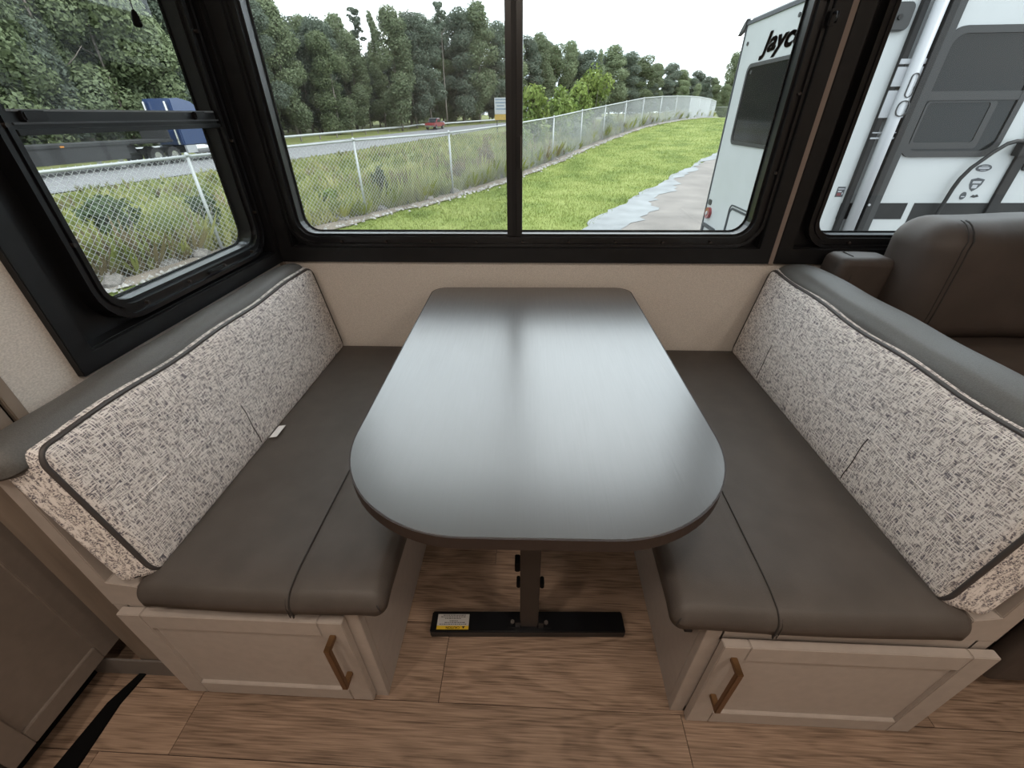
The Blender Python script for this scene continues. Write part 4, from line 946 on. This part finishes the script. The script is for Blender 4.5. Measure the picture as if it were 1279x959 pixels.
# ------------------------------------------------------------------ neighbouring travel trailer
XT, YT, ZT0, ZT1 = 2.85, 3.60, -.42, 2.26
M['siding'] = mat('white_siding', (.355, .372, .38), .4, spec=.4, var=((3, 3, 3), .97, 1.03))
M['charcoal'] = mat('charcoal_trim', (.014, .0143, .0148), .55, spec=.25, var=((5, 5, 5), .85, 1.15))
M['midgrey'] = mat('mid_grey_plastic', (.030, .031, .032), .5, spec=.3)
M['lens_red'] = mat('red_lens', (.17, .018, .02), .2, coat=.6)
M['tail_glass'] = mat('tinted_trailer_glass', (.010, .0115, .012), .08, spec=.22)
M['decal_grey'] = mat('decal_grey', (.03, .035, .042), .5)
M['awning_white'] = mat('awning_white', (.30, .31, .33), .45)
tt_ = thing('travel_trailer', (6.2, 4.8, gz(4.8)), 'white travel trailer parked beside the lawn, lettered rear wall and charcoal trim', 'trailer')
build('body', MB().box(XT, 9.6, YT, 6.02, ZT0, ZT1), M['siding'], tt_, bevel=.02)
build('roof', MB().box(XT+.01, 9.6, YT+.02, 6.0, ZT1, ZT1+.05), M['white_paint'], tt_, bevel=.02)
build('corner_trim', MB().box(XT-.012, XT+.02, 6.0, 6.03, ZT0, ZT1), M['decal_grey'], tt_)
build('corner_trim', MB().box(XT-.012, XT+.02, YT-.012, YT+.02, ZT0, ZT1), M['decal_grey'], tt_)
build('roof_gutter', MB().box(XT-.018, XT+.01, YT, 6.02, ZT1-.02, ZT1+.02), M['decal_grey'], tt_)
build('gutter_spout', MB().prism([(6.0, ZT1+.05), (6.02, ZT1-.06), (6.22, ZT1-.11), (6.06, ZT1+.02)], lambda a, b, d: (d, a, b), XT-.03, XT+.02), M['midgrey'], tt_)
fnR = lambda a, b, d: (XT+d, a, b)
fnS = lambda a, b, d: (a, YT+d, b)
rw = build('rear_window', MB().ring(rrect(3.95, 5.66, .875, 1.795, .10), rrect(3.99, 5.62, .915, 1.755, .08), fnR, -.016, .01), M['midgrey'], tt_)
build('rear_pane', MB().prism(rrect(3.985, 5.625, .91, 1.76, .08), fnR, -.006, .004), M['tail_glass'], rw)
v, f = text_mesh('Jayco', .275, .002, .0100, .25, 1.6)
build('lettering', MB().add([(XT-.004-abs(p[2])*1, 5.335-p[0]*1.03, 1.885+p[1]) for p in v], f), M['decal_grey'], tt_)
tlamp = build('tail_lamp', MB().cyl((XT-.02, 5.83, -.10), (1, 0, 0), .085, .05, 22), M['lens_red'], tt_)
build('tail_lamp_centre', MB().cyl((XT-.048, 5.83, -.10), (1, 0, 0), .03, .012, 16), M['white_paint'], tlamp)
build('vent', MB().prism(rrect(5.83, 5.97, .01, .09, .03), fnR, -.008, .002), M['midgrey'], tt_)
build('bumper_bracket', MB().ring(rrect(5.45, 5.99, -.46, -.27, .03), rrect(5.52, 5.93, -.42, -.32, .02), fnR, -.02, .002), M['decal_grey'], tt_)
hatch = build('rear_hatch', MB().ring(rrect(4.05, 5.13, -.40, .155, .09), rrect(4.065, 5.115, -.385, .14, .08), fnR, -.012, .002), M['decal_grey'], tt_)
build('hatch_lip', MB().ring(rrect(4.08, 5.10, -.36, .118, .08), rrect(4.095, 5.085, -.345, .092, .07), fnR, -.010, .002), M['decal_grey'], hatch)
for (a, b) in ((5.86, 2.03), (4.62, 2.14), (5.52, 1.70)): build('screw_cap', MB().cyl((XT-.006, a, b), (1, 0, 0), .022, .014, 12), M['midgrey'], tt_)
# side wall towards us: window, stripes, awning arm, door hardware
sw = build('side_window', MB().ring(rrect(3.73, 4.68, .855, 1.895, .13), rrect(3.785, 4.625, .91, 1.84, .10), fnS, -.022, .01), M['midgrey'], tt_)
build('pane', MB().prism(rrect(3.78, 4.63, .905, 1.845, .10), fnS, -.008, .003), M['tail_glass'], sw)
build('window_rail', MB().box(3.78, 4.63, YT-.020, YT-.006, 1.335, 1.41), M['midgrey'], sw, bevel=.004)
build('sash', MB().ring(rrect(3.80, 4.46, .93, 1.33, .03), rrect(3.82, 4.40, .985, 1.32, .03), fnS, -.014, -.006), M['midgrey'], sw)
build('stripe', MB().box(3.37, 4.07, YT-.004, YT+.002, .25, .415), M['charcoal'], tt_)
build('stripe', MB().box(4.14, 9.5, YT-.004, YT+.002, .25, .415), M['charcoal'], tt_)
build('stripe', MB().box(4.14, 4.24, YT-.004, YT+.002, .02, .25), M['charcoal'], tt_)
aw = build('awning_rail', MB().box(3.375, 3.43, YT-.05, YT, -.35, 2.2), M['charcoal'], tt_, bevel=.004)
build('awning_tube', MB().tube([(3.505, YT-.075, -.30), (3.505, YT-.075, 2.24)], .052, 16), M['awning_white'], tt_, smooth=True)
build('awning_arm', MB().box(3.60, 3.665, YT-.075, YT-.001, -.38, 2.22), M['charcoal'], tt_, bevel=.004)
build('awning_arm', MB().box(3.665, 3.745, YT-.052, YT-.001, -.38, 2.22), M['midgrey'], tt_, bevel=.004)
for (z0, z1, mm_) in [(1.62, 1.66, 'awning_white'), (1.20, 1.42, 'awning_white'), (1.45, 1.60, 'awning_white'), (1.02, 1.035, 'awning_white'), (1.07, 1.08, 'awning_white')]:
    build('arm_plate', MB().box(3.37, 3.61, YT-.054, YT-.046, z0, z1), M[mm_], aw, bevel=.002)
build('arm_emblem', MB().ring(rrect(3.475, 3.545, 1.36, 1.55, .034), rrect(3.482, 3.538, 1.367, 1.543, .028), fnS, -.132, -.122), M['midgrey'], tt_)
build('arm_emblem', MB().ring(rrect(3.455, 3.565, 1.21, 1.34, .05), rrect(3.463, 3.557, 1.218, 1.332, .045), fnS, -.132, -.122), M['midgrey'], tt_)
build('bolt', MB().cyl((3.615, YT-.08, .41), (0, 1, 0), .012, .012, 10), M['awning_white'], tt_)
lp = build('porch_lamp', MB().prism(rrect(3.13, 3.33, 1.86, 2.06, .05), fnS, -.045, .002), M['midgrey'], tt_, bevel=.008)
build('lamp_knob', MB().cyl((3.22, YT-.05, 1.955), (0, 1, 0), .02, .02, 12), M['charcoal'], lp)
dc = build('warning_decal', MB().box(3.272, 3.352, YT-.004, YT+.001, .478, .578), M['decal_grey'], tt_)
build('decal_red', MB().box(3.282, 3.325, YT-.0055, YT-.003, .490, .518), mat('decal_red', (.12, .02, .025), .5), dc)
build('decal_text', MB().box(3.280, 3.345, YT-.0055, YT-.003, .552, .562).box(3.285, 3.325, YT-.0055, YT-.003, .526, .538).box(3.332, 3.343, YT-.0055, YT-.003, .500, .522), M['awning_white'], dc)
# entry door edge with hinge and folding grab rail
build('door_jamb', MB().box(4.90, 4.965, YT-.030, YT, -.35, 2.05), M['charcoal'], tt_, bevel=.004)
build('door_jamb', MB().box(4.965, 5.015, YT-.018, YT, -.35, 2.05), M['charcoal'], tt_, bevel=.003)
hg = build('hinge_plate', MB().prism(rrect(5.03, 5.17, .725, .905, .03), fnS, -.016, .001), M['charcoal'], tt_, bevel=.003)
for zz in (.77, .86): build('hinge_bolt', MB().cyl((5.10, YT-.02, zz), (0, 1, 0), .021, .012, 12), M['awning_white'], hg)
ghr = build('grab_rail', MB().tube([(4.30, YT-.05, -.30), (4.355, YT-.05, .10), (4.395, YT-.05, .38), (4.415, YT-.05, .56), (4.43, YT-.06, .66), (4.475, YT-.07, .76), (4.60, YT-.08, .90), (4.69, YT-.085, .975), (4.76, YT-.085, .995), (4.95, YT-.085, .99)], .019, 10), M['charcoal'], tt_, smooth=True)
build('rail_mount', MB().box(4.83, 4.965, YT-.10, YT-.02, .865, .985), M['charcoal'], ghr, bevel=.005)
def oval(cx, cz, ax, az, n=24): return [(cx+ax*math.cos(2*math.pi*i/n), cz+az*math.sin(2*math.pi*i/n)) for i in range(n)]
ov = build('oval_decal', MB().prism(oval(4.662, .752, .078, .034), fnS, -.004, .001), M['decal_grey'], tt_)
build('decal_text', MB().box(4.61, 4.715, YT-.0055, YT-.003, .744, .760).box(4.63, 4.695, YT-.0055, YT-.003, .768, .773).box(4.635, 4.69, YT-.0055, YT-.003, .730, .735), M['awning_white'], ov)
sh = build('shield_decal', MB().prism([(4.60, .645), (4.66, .66), (4.735, .645), (4.728, .595), (4.70, .555), (4.665, .53), (4.63, .555), (4.607, .595)], fnS, -.004, .001), M['decal_grey'], tt_)
build('decal_text', MB().box(4.625, 4.71, YT-.0055, YT-.003, .607, .630).box(4.64, 4.69, YT-.0055, YT-.003, .560, .594), M['awning_white'], sh)
o2 = build('oval_decal', MB().prism(oval(4.60, .487, .030, .038), fnS, -.004, .001), M['decal_grey'], tt_)
build('decal_text', MB().box(4.582, 4.618, YT-.0055, YT-.003, .474, .484), M['awning_white'], o2)
build('small_decal', MB().prism([(4.68, .475), (4.70, .497), (4.72, .490), (4.74, .500), (4.765, .478), (4.72, .468)], fnS, -.004, .001), M['midgrey'], tt_)
for wx in (6.3, 7.2): build('wheel', MB().cyl((wx, YT+.13, -.47), (0, 1, 0), .34, .22, 20), M['tyre'], tt_)
for wx in (3.4, 9.2): build('stabiliser_jack', MB().box(wx-.04, wx+.04, YT+.5, YT+.58, gz(4.1), ZT0), M['chassis'], tt_)
